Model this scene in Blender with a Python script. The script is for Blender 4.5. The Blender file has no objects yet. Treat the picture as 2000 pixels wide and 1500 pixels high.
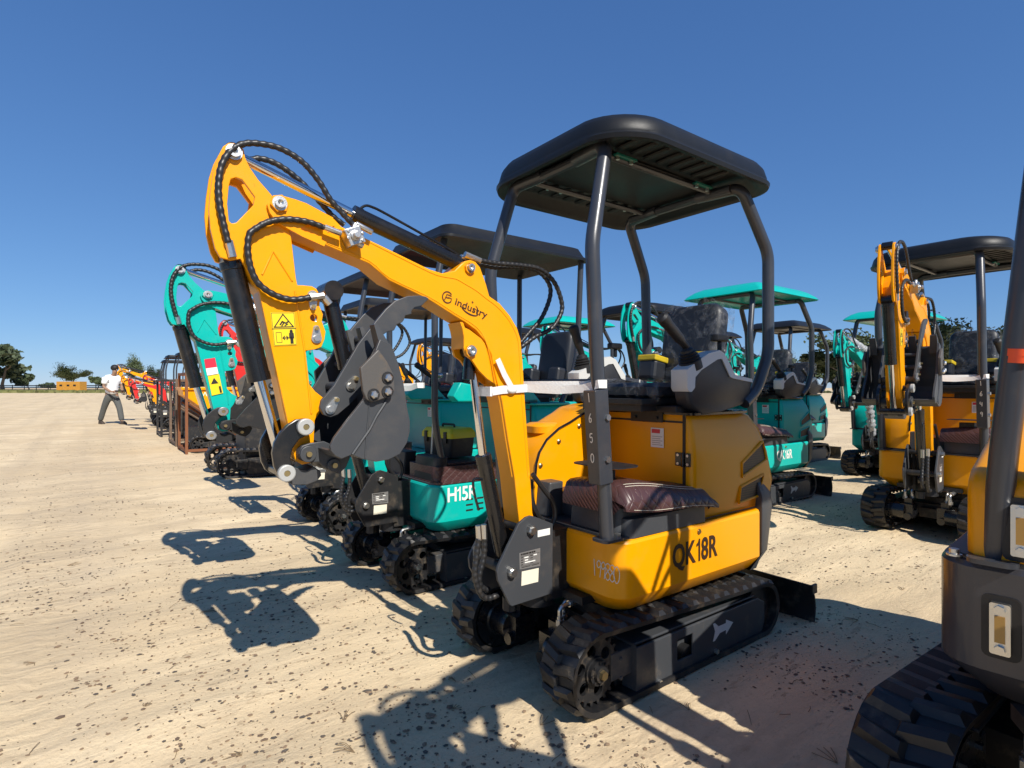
import bpy, bmesh, math, random
import numpy as np
from mathutils import Vector, Matrix
R = math.radians
random.seed(7); RNG = np.random.default_rng(7)
S = bpy.context.scene
COL = S.collection

# ---------------------------------------------------------------- camera, sky, sun
cam_d = bpy.data.cameras.new("camera"); cam = bpy.data.objects.new("camera", cam_d); COL.objects.link(cam)
cam.location = (0, 0, 1.15); cam.rotation_euler = (R(90), 0, 0)
cam_d.sensor_width = 36; cam_d.lens = 36*1100/2000; cam_d.shift_y = 0.0035
cam_d.clip_start = 0.05; cam_d.clip_end = 6000
S.camera = cam
SUN_EL = 41.9; SUN_DIR = Vector((.594, -.941, 0)).normalized()
w = bpy.data.worlds.new("World"); S.world = w; w.use_nodes = True
nt = w.node_tree; bg = nt.nodes["Background"]
sky = nt.nodes.new("ShaderNodeTexSky"); sky.sky_type = 'NISHITA'; sky.sun_disc = False
sky.sun_elevation = R(SUN_EL); sky.sun_rotation = math.atan2(SUN_DIR.x, SUN_DIR.y)
sky.altitude = 0; sky.air_density = 0.8; sky.dust_density = 0.0; sky.ozone_density = 10.0
bg.inputs[1].default_value = 0.12
sep = nt.nodes.new("ShaderNodeSeparateColor"); com = nt.nodes.new("ShaderNodeCombineColor"); nt.links.new(sky.outputs[0], sep.inputs[0])
for i, (g, k) in enumerate(((.768, .579), (.66, .632), (.53, .762))):   # softer roll-off from zenith to horizon
    m1 = nt.nodes.new("ShaderNodeMath"); m1.operation = 'MULTIPLY'; m1.inputs[1].default_value = .131
    m2 = nt.nodes.new("ShaderNodeMath"); m2.operation = 'POWER'; m2.inputs[1].default_value = g
    m3 = nt.nodes.new("ShaderNodeMath"); m3.operation = 'MULTIPLY'; m3.inputs[1].default_value = k/(1.248*.12)
    nt.links.new(sep.outputs[i], m1.inputs[0]); nt.links.new(m1.outputs[0], m2.inputs[0]); nt.links.new(m2.outputs[0], m3.inputs[0]); nt.links.new(m3.outputs[0], com.inputs[i])
nt.links.new(com.outputs[0], bg.inputs[0])
sd = bpy.data.lights.new("sun", 'SUN'); sd.energy = 4.9; sd.angle = R(.5); sd.color = (1, .95, .87)
so = bpy.data.objects.new("sun", sd); COL.objects.link(so); so.location = (30, -40, 40)
to_sun = Vector((SUN_DIR.x*math.cos(R(SUN_EL)), SUN_DIR.y*math.cos(R(SUN_EL)), math.sin(R(SUN_EL))))
so.rotation_euler = to_sun.to_track_quat('Z', 'Y').to_euler()
S.view_settings.view_transform = 'Standard'; S.view_settings.look = 'None'
S.view_settings.exposure = 0.32; S.view_settings.gamma = 1
S.cycles.max_bounces = 8; S.cycles.transparent_max_bounces = 16

# ---------------------------------------------------------------- materials
MATS = {}
def new_mat(name):
    m = bpy.data.materials.new(name); m.use_nodes = True
    return m, m.node_tree, m.node_tree.nodes["Principled BSDF"]
def N(nt, t, **kw):
    n = nt.nodes.new(t)
    for k, v in kw.items(): setattr(n, k, v)
    return n
def noise(nt, scale, detail=4, rough=.6, coord='Object', vec=None, dist=0):
    tc = N(nt, "ShaderNodeTexCoord"); nz = N(nt, "ShaderNodeTexNoise")
    nz.inputs["Scale"].default_value = scale; nz.inputs["Detail"].default_value = detail
    nz.inputs["Roughness"].default_value = rough; nz.inputs["Distortion"].default_value = dist
    nt.links.new(vec or tc.outputs[coord], nz.inputs["Vector"])
    return nz
def ramp(nt, src, p0, p1, c0=(0,0,0,1), c1=(1,1,1,1)):
    r = N(nt, "ShaderNodeValToRGB"); e = r.color_ramp.elements
    e[0].position = p0; e[1].position = p1; e[0].color = c0; e[1].color = c1
    nt.links.new(src, r.inputs[0]); return r
def mixc(nt, fac, a, b):
    m = N(nt, "ShaderNodeMix", data_type='RGBA')
    for s, v in ((0, fac), (6, a), (7, b)):
        if isinstance(v, (int, float)): m.inputs[s].default_value = v
        elif isinstance(v, tuple): m.inputs[s].default_value = (v+(1,))[:4]
        else: nt.links.new(v, m.inputs[s])
    return m.outputs[2]
def bump(nt, b, h, strength, dist):
    bp = N(nt, "ShaderNodeBump"); bp.inputs["Strength"].default_value = strength; bp.inputs["Distance"].default_value = dist
    nt.links.new(h, bp.inputs["Height"]); nt.links.new(bp.outputs[0], b.inputs["Normal"]); return bp
def mat(name, col, rough=.4, metal=0, coat=0, dust=.12, dustcol=(.36,.27,.17), dscale=9, rvar=.12, bmp=0, bscale=300, var=.08, spec=.5, grime=0):
    if name in MATS: return MATS[name]
    m, nt, b = new_mat(name)
    n1 = noise(nt, dscale, 8, .68); f = ramp(nt, n1.outputs[0], .52, .86)
    n2 = noise(nt, 2.3, 3, .5)
    v1 = tuple(c*(1-var) for c in col); v2 = tuple(min(1, c*(1+var)) for c in col)
    base = mixc(nt, n2.outputs[0], v1, v2)
    mm = N(nt, "ShaderNodeMath", operation='MULTIPLY'); nt.links.new(f.outputs[0], mm.inputs[0])
    gp = N(nt, "ShaderNodeNewGeometry"); sz = N(nt, "ShaderNodeSeparateXYZ"); nt.links.new(gp.outputs["Position"], sz.inputs[0])
    lo = N(nt, "ShaderNodeMapRange"); lo.inputs[1].default_value = 0; lo.inputs[2].default_value = .55; lo.inputs[3].default_value = min(1, dust*1.2+.34 if dust > .03 else dust); lo.inputs[4].default_value = dust   # more blown sand low down
    nt.links.new(sz.outputs[2], lo.inputs[0]); nt.links.new(lo.outputs[0], mm.inputs[1])
    c = mixc(nt, mm.outputs[0], base, dustcol)
    if grime:
        ng = noise(nt, 34, 7, .75, dist=.6); gf = ramp(nt, ng.outputs[0], .66, .74); gm = N(nt, "ShaderNodeMath", operation='MULTIPLY'); gm.inputs[1].default_value = grime; nt.links.new(gf.outputs[0], gm.inputs[0])
        c = mixc(nt, gm.outputs[0], c, (.10,.065,.03))
    nt.links.new(c, b.inputs["Base Color"])
    rr = N(nt, "ShaderNodeMapRange"); rr.inputs[3].default_value = max(.02, rough-rvar*.4); rr.inputs[4].default_value = min(1, rough+rvar)
    nt.links.new(n1.outputs[0], rr.inputs[0]); nt.links.new(rr.outputs[0], b.inputs["Roughness"])
    b.inputs["Metallic"].default_value = metal
    b.inputs["Specular IOR Level"].default_value = spec
    if coat: b.inputs["Coat Weight"].default_value = coat; b.inputs["Coat Roughness"].default_value = .08
    if bmp:
        nb = noise(nt, bscale, 2, .5); bump(nt, b, nb.outputs[0], bmp, .002)
    MATS[name] = m; return m

YEL = mat("yellow_paint", (.86,.335,.001), .27, coat=.10, dust=.09, bmp=.10, bscale=420, spec=.28, grime=.35)
TEAL = mat("teal_paint", (.003,.42,.36), .27, coat=.10, dust=.09, bmp=.10, bscale=420, spec=.28, grime=.35)
RED = mat("red_paint", (.62,.02,.015), .36, coat=.3, dust=.1)
GREY = mat("dark_grey_paint", (.046,.049,.054), .42, dust=.12, bmp=.12, bscale=500)
POST = mat("charcoal_post_paint", (.036,.039,.047), .30, coat=.25, dust=.08, bmp=.1, bscale=500)
BLACK = mat("black_paint", (.007,.007,.008), .24, coat=.2, dust=.10)
BLACKM = mat("matt_black_steel", (.011,.011,.012), .5, dust=.22, dscale=14)
CANOPY = mat("black_moulded_plastic", (.009,.010,.012), .40, dust=.02, bmp=.2, bscale=700, spec=.3)
CHROME = mat("chrome", (.75,.75,.76), .09, metal=1, dust=.05, rvar=.05)
ZINC = mat("zinc_fitting", (.62,.61,.58), .32, metal=1, dust=.1, bmp=.15, bscale=200)
BRASS = mat("yellow_zinc", (.5,.38,.18), .35, metal=1, dust=.2)
WHITEP = mat("pale_grey_plastic", (.58,.58,.56), .45, dust=.06, bmp=.15, bscale=900)
WHITE = mat("white_sticker", (.78,.77,.72), .5, dust=.05)
CREAM = mat("cream_sticker", (.75,.70,.55), .55, dust=.1, dscale=40)
SILVER = mat("silver_sticker", (.34,.33,.32), .38, metal=.6, dust=.1)
YTAPE = mat("yellow_foam_tape", (.50,.36,.012), .5, dust=.15, dscale=30, bmp=.6, bscale=35, var=.2)
YSTICK = mat("yellow_sticker", (.85,.60,.01), .4, dust=.04)
RSTICK = mat("red_sticker", (.65,.02,.05), .4, dust=.04)
INK = mat("black_ink", (.015,.012,.010), .5, dust=.03)
BROWNINK = mat("dark_brown_lettering", (.035,.014,.004), .5, dust=.03)
CHALK = mat("chalk_marker", (.72,.70,.62), .8, dust=.3, dscale=120)
HOSE = mat("hose_rubber", (.016,.016,.017), .38, dust=.12, dscale=30)
GRIP = mat("black_grip_rubber", (.012,.012,.013), .5, dust=.05, bmp=.2, bscale=900)
SEATM = mat("black_vinyl", (.014,.017,.024), .42, dust=.04, bmp=.12, bscale=60)
BLUEBLK = mat("dark_slate_plastic", (.020,.022,.028), .42, dust=.05, bmp=.25, bscale=900)
RUST = mat("rusty_steel", (.19,.066,.022), .7, dust=.5, dustcol=(.10,.05,.03), dscale=25, bmp=.4, bscale=80)
ORTAPE = mat("orange_red_tape", (.9,.10,.02), .4, dust=.02)
PVCTAPE = mat("white_strapping_tape", (.72,.71,.68), .38, dust=.05, bmp=.5, bscale=120)
GOLDEN = mat("dusty_cutter_steel", (.082,.076,.070), .45, dust=.75, dustcol=(.22,.13,.05), dscale=13, bmp=.3)
AMBER = mat("amber_gauge", (.45,.25,.06), .15, dust=.02)
SKIN = mat("skin", (.28,.16,.10), .5, dust=0); SHIRT = mat("white_cotton", (.78,.78,.78), .85, dust=0, bmp=.4, bscale=40)
TROUS = mat("grey_cargo_cloth", (.085,.09,.085), .9, dust=.1, bmp=.5, bscale=30); HAIR = mat("dark_hair", (.012,.009,.008), .6, dust=0)
TOOLY = mat("yellow_plastic_lid", (.62,.52,.004), .4, dust=.05)
CLRPLATE = mat("smoked_panel", (.035,.033,.032), .12, dust=.12, coat=.3)

def rubber():
    m, nt, b = new_mat("track_rubber")
    n1 = noise(nt, 14, 8, .7); f = ramp(nt, n1.outputs[0], .48, .78)
    n2 = noise(nt, 4, 5, .6); g = ramp(nt, n2.outputs[0], .40, .66)
    mu = N(nt, "ShaderNodeMath", operation='MULTIPLY'); nt.links.new(f.outputs[0], mu.inputs[0]); nt.links.new(g.outputs[0], mu.inputs[1])
    c = mixc(nt, mu.outputs[0], (.010,.010,.011), (.19,.145,.095)); nt.links.new(c, b.inputs["Base Color"])
    b.inputs["Roughness"].default_value = .5
    bump(nt, b, n1.outputs[0], .5, .004); return m
RUBBER = rubber()
def leather():
    m, nt, b = new_mat("maroon_quilted_leather")
    tc = N(nt, "ShaderNodeTexCoord"); sx = N(nt, "ShaderNodeSeparateXYZ"); nt.links.new(tc.outputs["Object"], sx.inputs[0])
    def band(sign):
        a = N(nt, "ShaderNodeMath", operation='MULTIPLY'); nt.links.new(sx.outputs[0], a.inputs[0]); a.inputs[1].default_value = sign*.8
        ad = N(nt, "ShaderNodeMath", operation='ADD'); nt.links.new(a.outputs[0], ad.inputs[0])
        s2 = N(nt, "ShaderNodeMath", operation='ADD'); nt.links.new(sx.outputs[2], s2.inputs[0]); nt.links.new(sx.outputs[1], s2.inputs[1])
        nt.links.new(s2.outputs[0], ad.inputs[1])
        k = N(nt, "ShaderNodeMath", operation='MULTIPLY'); nt.links.new(ad.outputs[0], k.inputs[0]); k.inputs[1].default_value = 75
        s = N(nt, "ShaderNodeMath", operation='SINE'); nt.links.new(k.outputs[0], s.inputs[0])
        ab = N(nt, "ShaderNodeMath", operation='ABSOLUTE'); nt.links.new(s.outputs[0], ab.inputs[0]); return ab
    mn = N(nt, "ShaderNodeMath", operation='MINIMUM'); nt.links.new(band(1).outputs[0], mn.inputs[0]); nt.links.new(band(-1).outputs[0], mn.inputs[1])
    pw = N(nt, "ShaderNodeMath", operation='POWER'); nt.links.new(mn.outputs[0], pw.inputs[0]); pw.inputs[1].default_value = .4
    n = noise(nt, 25, 6); c = mixc(nt, n.outputs[0], (.05,.022,.022), (.085,.040,.038)); nt.links.new(c, b.inputs["Base Color"])
    b.inputs["Roughness"].default_value = .36
    bump(nt, b, pw.outputs[0], .55, .004); return m
LEATHER = leather()
def wrap(name, tint, fac0, bs):
    m, nt, b = new_mat(name); out = nt.nodes["Material Output"]
    b.inputs["Base Color"].default_value = tint+(1,); b.inputs["Roughness"].default_value = .07; b.inputs["Specular IOR Level"].default_value = 1
    n = noise(nt, bs, 6, .7, dist=1.2); bump(nt, b, n.outputs[0], .9, .02)
    r = ramp(nt, n.outputs[0], .48, .70)
    mr = N(nt, "ShaderNodeMapRange"); mr.inputs[3].default_value = fac0; mr.inputs[4].default_value = min(1, fac0+.34); nt.links.new(r.outputs[0], mr.inputs[0])
    t = N(nt, "ShaderNodeBsdfTransparent"); mx = N(nt, "ShaderNodeMixShader")
    nt.links.new(mr.outputs[0], mx.inputs[0]); nt.links.new(t.outputs[0], mx.inputs[1]); nt.links.new(b.outputs[0], mx.inputs[2])
    nt.links.new(mx.outputs[0], out.inputs[0]); return m
FILM = wrap("clear_plastic_wrap", (.30,.31,.33), .0, 16)
BUBBLE = wrap("bubble_wrap", (.66,.68,.70), .5, 45)
def grille():
    m, nt, b = new_mat("black_mesh_grille")
    tc = N(nt, "ShaderNodeTexCoord"); vo = N(nt, "ShaderNodeTexVoronoi", feature='DISTANCE_TO_EDGE'); vo.inputs["Scale"].default_value = 95; vo.inputs["Randomness"].default_value = 0
    mp = N(nt, "ShaderNodeMapping"); mp.inputs["Scale"].default_value = (1, .01, 1); nt.links.new(tc.outputs["Object"], mp.inputs[0]); nt.links.new(mp.outputs[0], vo.inputs["Vector"])
    r = ramp(nt, vo.outputs[0], .06, .12, (.11,.06,.02,1), (.004,.003,.002,1)); nt.links.new(r.outputs[0], b.inputs["Base Color"])
    b.inputs["Roughness"].default_value = .5; return m
GRILLE = grille()

# ---------------------------------------------------------------- mesh helpers
class MB:
    def __init__(s): s.v = []; s.f = []
    def add(s, vs, fs):
        o = len(s.v); s.v += [tuple(p) for p in vs]; s.f += [tuple(i+o for i in f) for f in fs]; return s
    def box(s, lo, hi, M=None):
        vs = [Vector((x, y, z)) for x in (lo[0], hi[0]) for y in (lo[1], hi[1]) for z in (lo[2], hi[2])]
        if M is not None: vs = [M @ p for p in vs]
        return s.add(vs, [(0,1,3,2),(4,6,7,5),(0,4,5,1),(2,3,7,6),(0,2,6,4),(1,5,7,3)])
    def obox(s, c, size, rot=(0,0,0)):
        from mathutils import Euler
        M = Matrix.Translation(c) @ Euler(rot).to_matrix().to_4x4(); h = [d/2 for d in size]
        return s.box([-d for d in h], h, M)
    def prism(s, poly, v0, v1, holes=()):
        # polygon in the (u, w) plane, thickness along v
        if not holes:
            n = len(poly); vs = [(u, v0, w) for u, w in poly]+[(u, v1, w) for u, w in poly]
            return s.add(vs, [tuple(range(n)), tuple(range(2*n-1, n-1, -1))]+[(i, i+n, (i+1) % n+n, (i+1) % n) for i in range(n)])
        bm = bmesh.new(); loops = [poly]+list(holes); es = []
        for lp in loops:
            bv = [bm.verts.new((u, v0, w)) for u, w in lp]
            es += [bm.edges.new((bv[i], bv[(i+1) % len(bv)])) for i in range(len(bv))]
        bmesh.ops.triangle_fill(bm, use_beauty=True, use_dissolve=False, edges=es)
        bm.verts.index_update(); base = [v.co.copy() for v in bm.verts]; tris = [tuple(v.index for v in f.verts) for f in bm.faces]; bm.free()
        n = len(base); vs = base+[Vector((p.x, v1, p.z)) for p in base]
        fs = tris+[tuple(i+n for i in reversed(t)) for t in tris]; k = 0
        for lp in loops:
            m = len(lp); fs += [(k+i, k+(i+1) % m, k+(i+1) % m+n, k+i+n) for i in range(m)]; k += m
        return s.add(vs, fs)
    def prism_x(s, poly, u0, u1):
        n = len(poly); vs = [(u0, v, w) for v, w in poly]+[(u1, v, w) for v, w in poly]
        return s.add(vs, [tuple(range(n)), tuple(range(2*n-1, n-1, -1))]+[(i, i+n, (i+1) % n+n, (i+1) % n) for i in range(n)])
    def loft(s, rings, cap=True, closed=True):
        n = len(rings[0]); vs = [p for r in rings for p in r]; fs = []
        for k in range(len(rings)-1):
            for i in range(n if closed else n-1):
                j = (i+1) % n; fs.append((k*n+i, k*n+j, (k+1)*n+j, (k+1)*n+i))
        if cap: fs += [tuple(range(n-1, -1, -1)), tuple(range((len(rings)-1)*n, len(rings)*n))]
        return s.add(vs, fs)
    def tube(s, path, r, n=10, cap=True, rf=None):
        P = [Vector(p) for p in path]; rings = []; up = None
        for i, p in enumerate(P):
            t = (P[min(i+1, len(P)-1)]-P[max(i-1, 0)])
            if t.length < 1e-9: t = Vector((0,0,1))
            t.normalize()
            if up is None: up = t.orthogonal().normalized()
            up = (up-t*up.dot(t)).normalized(); b = t.cross(up)
            rr = r if rf is None else rf(i)
            rings.append([p+(up*math.cos(a)+b*math.sin(a))*rr for a in [2*math.pi*k/n for k in range(n)]])
        return s.loft(rings, cap)
    def cyl(s, p0, p1, r, r1=None, n=20):
        return s.tube([p0, p1], r, n, True, (lambda i: (r, r if r1 is None else r1)[i]))
    def lathe(s, p0, d, prof, n=24):
        # prof: (distance along d, radius)
        p0 = Vector(p0); d = Vector(d).normalized(); a = d.orthogonal().normalized(); b = d.cross(a)
        return s.loft([[p0+d*h+(a*math.cos(t)+b*math.sin(t))*max(r, 1e-4) for t in [2*math.pi*k/n for k in range(n)]] for h, r in prof])
    def ball(s, c, rx, ry=None, rz=None, n=12, m=8):
        ry = ry or rx; rz = rz or rx; c = Vector(c)
        return s.loft([[c+Vector((rx*math.sin(t)*math.cos(p), ry*math.sin(t)*math.sin(p), rz*math.cos(t))) for p in [2*math.pi*k/n for k in range(n)]] for t in [math.pi*(.03+.94*q/m) for q in range(m+1)]])
    def mesh(s, name, sharp=32, bevel=0, weld=False):
        me = bpy.data.meshes.new(name); me.from_pydata(s.v, [], s.f); me.validate()
        bm = bmesh.new(); bm.from_mesh(me)
        if weld: bmesh.ops.remove_doubles(bm, verts=bm.verts, dist=1e-5)
        bmesh.ops.recalc_face_normals(bm, faces=bm.faces)
        if bevel:
            es = [e for e in bm.edges if len(e.link_faces) == 2 and e.calc_face_angle(0) > R(38)]
            bmesh.ops.bevel(bm, geom=es, offset=bevel, segments=2, profile=.5, affect='EDGES', clamp_overlap=True)
        bm.to_mesh(me); bm.free()
        for p in me.polygons: p.use_smooth = True
        me.set_sharp_from_angle(angle=R(min(sharp, 19) if bevel else sharp)); return me

def smooth_path(pts, k=8):
    P = [Vector(p) for p in pts]; out = []
    for i in range(len(P)-1):
        a = P[max(i-1, 0)]; b = P[i]; c = P[i+1]; d = P[min(i+2, len(P)-1)]
        for j in range(k):
            t = j/k; out.append(.5*((2*b)+(c-a)*t+(2*a-5*b+4*c-d)*t*t+(3*b-a-3*c+d)*t**3))
    out.append(P[-1]); return out
def resample(path, step):
    P = [Vector(p) for p in path]; out = [P[0]]; acc = 0
    for a, b in zip(P, P[1:]):
        L = (b-a).length; d = step-acc
        while d <= L: out.append(a+(b-a)*(d/L)); d += step
        acc = (acc+L) % step
    out.append(P[-1]); return out
def hose(m, pts, r=.0092, ribs=True, n=8):
    p = smooth_path(pts, 8)
    if not ribs: return m.tube(p, r, n)
    q = resample(p, .0042)
    return m.tube(q, r, n, True, lambda i: r*(1+.085*math.sin(i*math.pi/2.5)))
def fillet(path, r=.05, k=5):
    P = [Vector(p) for p in path]; out = [P[0]]
    for a, b, c in zip(P, P[1:], P[2:]):
        d1 = (a-b); d2 = (c-b); q = min(r, d1.length*.45, d2.length*.45); s = b+d1.normalized()*q; e = b+d2.normalized()*q
        for j in range(k+1):
            t = j/k; out.append(s*(1-t)**2+b*2*t*(1-t)+e*t*t)
    out.append(P[-1]); return out
def rrect(u0, u1, v0, v1, r, z, k=6):
    # rounded rectangle ring in plan, r = (front-left, rear-left, rear-right, front-right)
    if not isinstance(r, tuple): r = (r,)*4
    out = []
    for (cx, cy, a0, rr) in ((u1-r[0], v1-r[0], 0, r[0]), (u0+r[1], v1-r[1], 90, r[1]), (u0+r[2], v0+r[2], 180, r[2]), (u1-r[3], v0+r[3], 270, r[3])):
        for j in range(k+1):
            a = R(a0+90*j/k); out.append((cx+rr*math.cos(a), cy+rr*math.sin(a), z))
    return out
def circ(c, r, n=20): return [(c[0]+r*math.cos(2*math.pi*i/n), c[1]+r*math.sin(2*math.pi*i/n)) for i in range(n)]

CACHE = {}
def islands(m):
    par = list(range(len(m.v)))
    def find(i):
        while par[i] != i: par[i] = par[par[i]]; i = par[i]
        return i
    for f in m.f:
        r0 = find(f[0])
        for i in f[1:]:
            q = find(i)
            if q != r0: par[q] = r0
    g = {}
    for fi, f in enumerate(m.f): g.setdefault(find(f[0]), []).append(fi)
    return list(g.values())
def pieces(m, loose=False):
    # the far-apart pieces of a builder, each as a builder of its own
    isl = islands(m); V = np.array(m.v); box = []
    for fl in isl:
        ii = sorted({i for fi in fl for i in m.f[fi]}); q = V[ii]; box.append((q.min(0), q.max(0)))
    n = len(isl); par = list(range(n))
    def find(i):
        while par[i] != i: par[i] = par[par[i]]; i = par[i]
        return i
    if not loose:
        if n > 400: return [m]
        for i in range(n):
            for j in range(i):
                if find(i) == find(j): continue
                gap = np.maximum(0, np.maximum(box[i][0]-box[j][1], box[j][0]-box[i][1])).max(); size = max((box[i][1]-box[i][0]).max(), (box[j][1]-box[j][0]).max())
                if gap < .28*size: par[find(i)] = find(j)
    g = {}
    for i in range(n): g.setdefault(find(i), []).extend(isl[i])
    if len(g) == 1: return [m]
    out = []
    for fl in g.values():
        mp = {}; b = MB()
        for fi in fl:
            f = []
            for i in m.f[fi]:
                if i not in mp: mp[i] = len(b.v); b.v.append(m.v[i])
                f.append(mp[i])
            b.f.append(tuple(f))
        out.append(b)
    return out
def setp(o, label=None, cat=None, group=None, kind=None):
    for k, v in (('label', label), ('category', cat), ('group', group), ('kind', kind)):
        if v: o[k] = v
    return o
def obj(name, me, m, parent=None, label=None):
    o = bpy.data.objects.new(name, me); COL.objects.link(o)
    if not me.materials: me.materials.append(m)
    o.material_slots[0].link = 'OBJECT'; o.material_slots[0].material = m
    if parent: o.parent = parent
    if label: o['label'] = label
    return o
def empty(name, loc, rz=0, sc=1):
    o = bpy.data.objects.new(name, None); COL.objects.link(o); o.location = loc; o.rotation_euler = (0,0,rz); o.scale = (sc,)*3; o.empty_display_size = .2
    return o
def cached(key, fn, sharp=32, bevel=0, loose=False):
    if key not in CACHE:
        m = MB(); fn(m); CACHE[key] = [q.mesh(str(key), sharp, bevel) for q in pieces(m, loose)]
    return CACHE[key]
FONTS = {}
def text_mesh(txt, size, bold=0.0, extrude=.0008, key=None, shear=0, space=1.0):
    k = ('text', txt, size, bold)
    if k in CACHE: return CACHE[k]
    c = bpy.data.curves.new("t", 'FONT'); c.body = txt; c.size = size; c.offset = bold*size; c.extrude = extrude; c.shear = shear; c.space_character = space
    c.align_x = 'CENTER'; c.align_y = 'CENTER'; c.resolution_u = 3
    o = bpy.data.objects.new("t", c); COL.objects.link(o)
    dg = bpy.context.evaluated_depsgraph_get(); me = bpy.data.meshes.new_from_object(o.evaluated_get(dg))
    bpy.data.objects.remove(o); me.materials.clear(); CACHE[k] = me; return me
def basis(origin, xdir, ydir):
    x = Vector(xdir).normalized(); y = Vector(ydir); y = (y-x*y.dot(x)).normalized(); z = x.cross(y)
    M = Matrix((x, y, z)).transposed().to_4x4(); M.translation = Vector(origin); return M

def model_text(txt, size, bold):
    # letter by letter, the figure one drawn with its flag
    k = ('model', txt, size, bold)
    if k in CACHE: return CACHE[k]
    b = MB(); x = 0; kv = [v.co for v in text_mesh("H", size, bold).vertices]; H = max(c.y for c in kv); L = min(c.y for c in kv); s = (H-L)*.135
    for ch in txt:
        if ch == '1':
            w = (H-L)*.34; x -= size*.03; b.add([(x+w-s*1.1, L, .0006),(x+w, L, .0006),(x+w, H, .0006),(x+w-s*.8, H, .0006),(x+w-s*1.3, H-s*1.0, .0006),(x, H-s*1.6, .0006),(x, H-s*2.5, .0006),(x+w-s*1.1, H-s*2.1, .0006)], [(0,1,2,3,4,7),(4,5,6,7)]); x += w+size*.085; continue
        me = text_mesh(ch, size, bold); mn = min(v.co.x for v in me.vertices); mx = max(v.co.x for v in me.vertices)
        b.add([(v.co.x-mn+x, v.co.y, v.co.z) for v in me.vertices], [tuple(f.vertices) for f in me.polygons]); x += mx-mn+size*.075
    b.v = [(q[0]-x/2, q[1], q[2]) for q in b.v]; CACHE[k] = b.mesh(txt, 30); return CACHE[k]
WASHER = mat("off_white_washer", (.42,.42,.40), .45, metal=.2, dust=.15)
# ---------------------------------------------------------------- measuring: a point seen at (x, y) lying in a known plane of a machine
YAW = R(-143.19252)
UX, UY = math.cos(YAW), math.sin(YAW)
ORIGIN = Vector((.5003, 2.5725, 0))
def place(u, v, z=0, o=None):
    o = o or ORIGIN; return Vector((o.x+u*UX-v*UY, o.y+u*UY+v*UX, o.z+z))
FRAME = {'o': ORIGIN}
def onv(x, y, v):
    d = Vector(((x-1000)/1100, 1, (757-y)/1100)); n = Vector((-UY, UX, 0)); o = FRAME['o']
    t = ((o+n*v-Vector((0,0,1.15))).dot(n))/d.dot(n); p = Vector((0,0,1.15))+d*t-o
    return (p.x*UX+p.y*UY, p.z)
def PV(v, s): return [onv(*map(float, q.split(',')), v) for q in s.split()]
def PVD(v, s): return PV(v, s)[0]
def P3(v, s): return [(u, v, w) for u, w in PV(v, s)]
def onground(x, y, h=0):
    t = (1.15-h)/((y-757)/1100); return Vector(((x-1000)/1100*t, t, h))
# ---------------------------------------------------------------- excavator parts (x forward, y operator's left, z up)
def track_loop(inset=0.0, n=14):
    rf, rr = .165-inset, .142-inset; cf, cr = (.52, .165), (-.545, .142+.0)
    pts = []
    for j in range(n+1):
        a = R(-90+180*j/n); pts.append((cf[0]+rf*math.cos(a), cf[1]+rf*math.sin(a)))
    a1 = pts[-1]
    for j in range(n+1):
        a = R(90+180*j/n); pts.append((cr[0]+rr*math.cos(a), cr[1]+rr*math.sin(a)))
    return pts
def along(poly, step):
    P = [Vector((p[0], 0, p[1])) for p in poly]+[Vector((poly[0][0], 0, poly[0][1]))]
    L = sum((b-a).length for a, b in zip(P, P[1:])); n = round(L/step); step = L/n; out = []; acc = 0; want = 0
    for a, b in zip(P, P[1:]):
        l = (b-a).length
        while want < acc+l-1e-9 and len(out) < n:
            t = (want-acc)/l; out.append((a.lerp(b, t), (b-a).normalized())); want += step
        acc += l
    return out
TW = .165
def f_belt(m):
    o, i = track_loop(.022), track_loop(.040); n = len(o); W = TW/2
    m.loft([[(p[0], -W, p[1]) for p in o], [(p[0], W, p[1]) for p in o], [(p[0], W-.004, p[1]) for p in i], [(p[0], -W+.004, p[1]) for p in i], [(p[0], -W, p[1]) for p in o]], cap=False)
    for k, (p, t) in enumerate(along(track_loop(.022), .036)):
        nrm = Vector((t.z, 0, -t.x)); s = 1 if k % 2 else -1; y0 = -.012*s; y1 = W*s*.985
        def q(a, y, h): return p+t*a+Vector((0, y, 0))+nrm*h
        h = .016; lean = .014
        b = [q(-.021, y0, 0), q(.021, y0, 0), q(.023+lean, y1, 0), q(-.019+lean, y1, 0)]
        tp = [q(-.011, y0+.008*s, h), q(.011, y0+.008*s, h), q(.014+lean, y1-.012*s, h*.92), q(-.008+lean, y1-.012*s, h*.92)]
        m.add(b+tp, [(0,1,2,3),(4,5,6,7),(0,1,5,4),(1,2,6,5),(2,3,7,6),(3,0,4,7)])
        if k % 2:
            m.add([q(-.016, -.022, -.012), q(.016, -.022, -.012), q(.016, -.008, -.012), q(-.016, -.008, -.012), q(-.010, -.020, -.05), q(.010, -.020, -.05), q(.010, -.010, -.05), q(-.010, -.010, -.05)], [(0,1,2,3),(4,5,6,7),(0,1,5,4),(1,2,6,5),(2,3,7,6),(3,0,4,7)])
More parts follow.
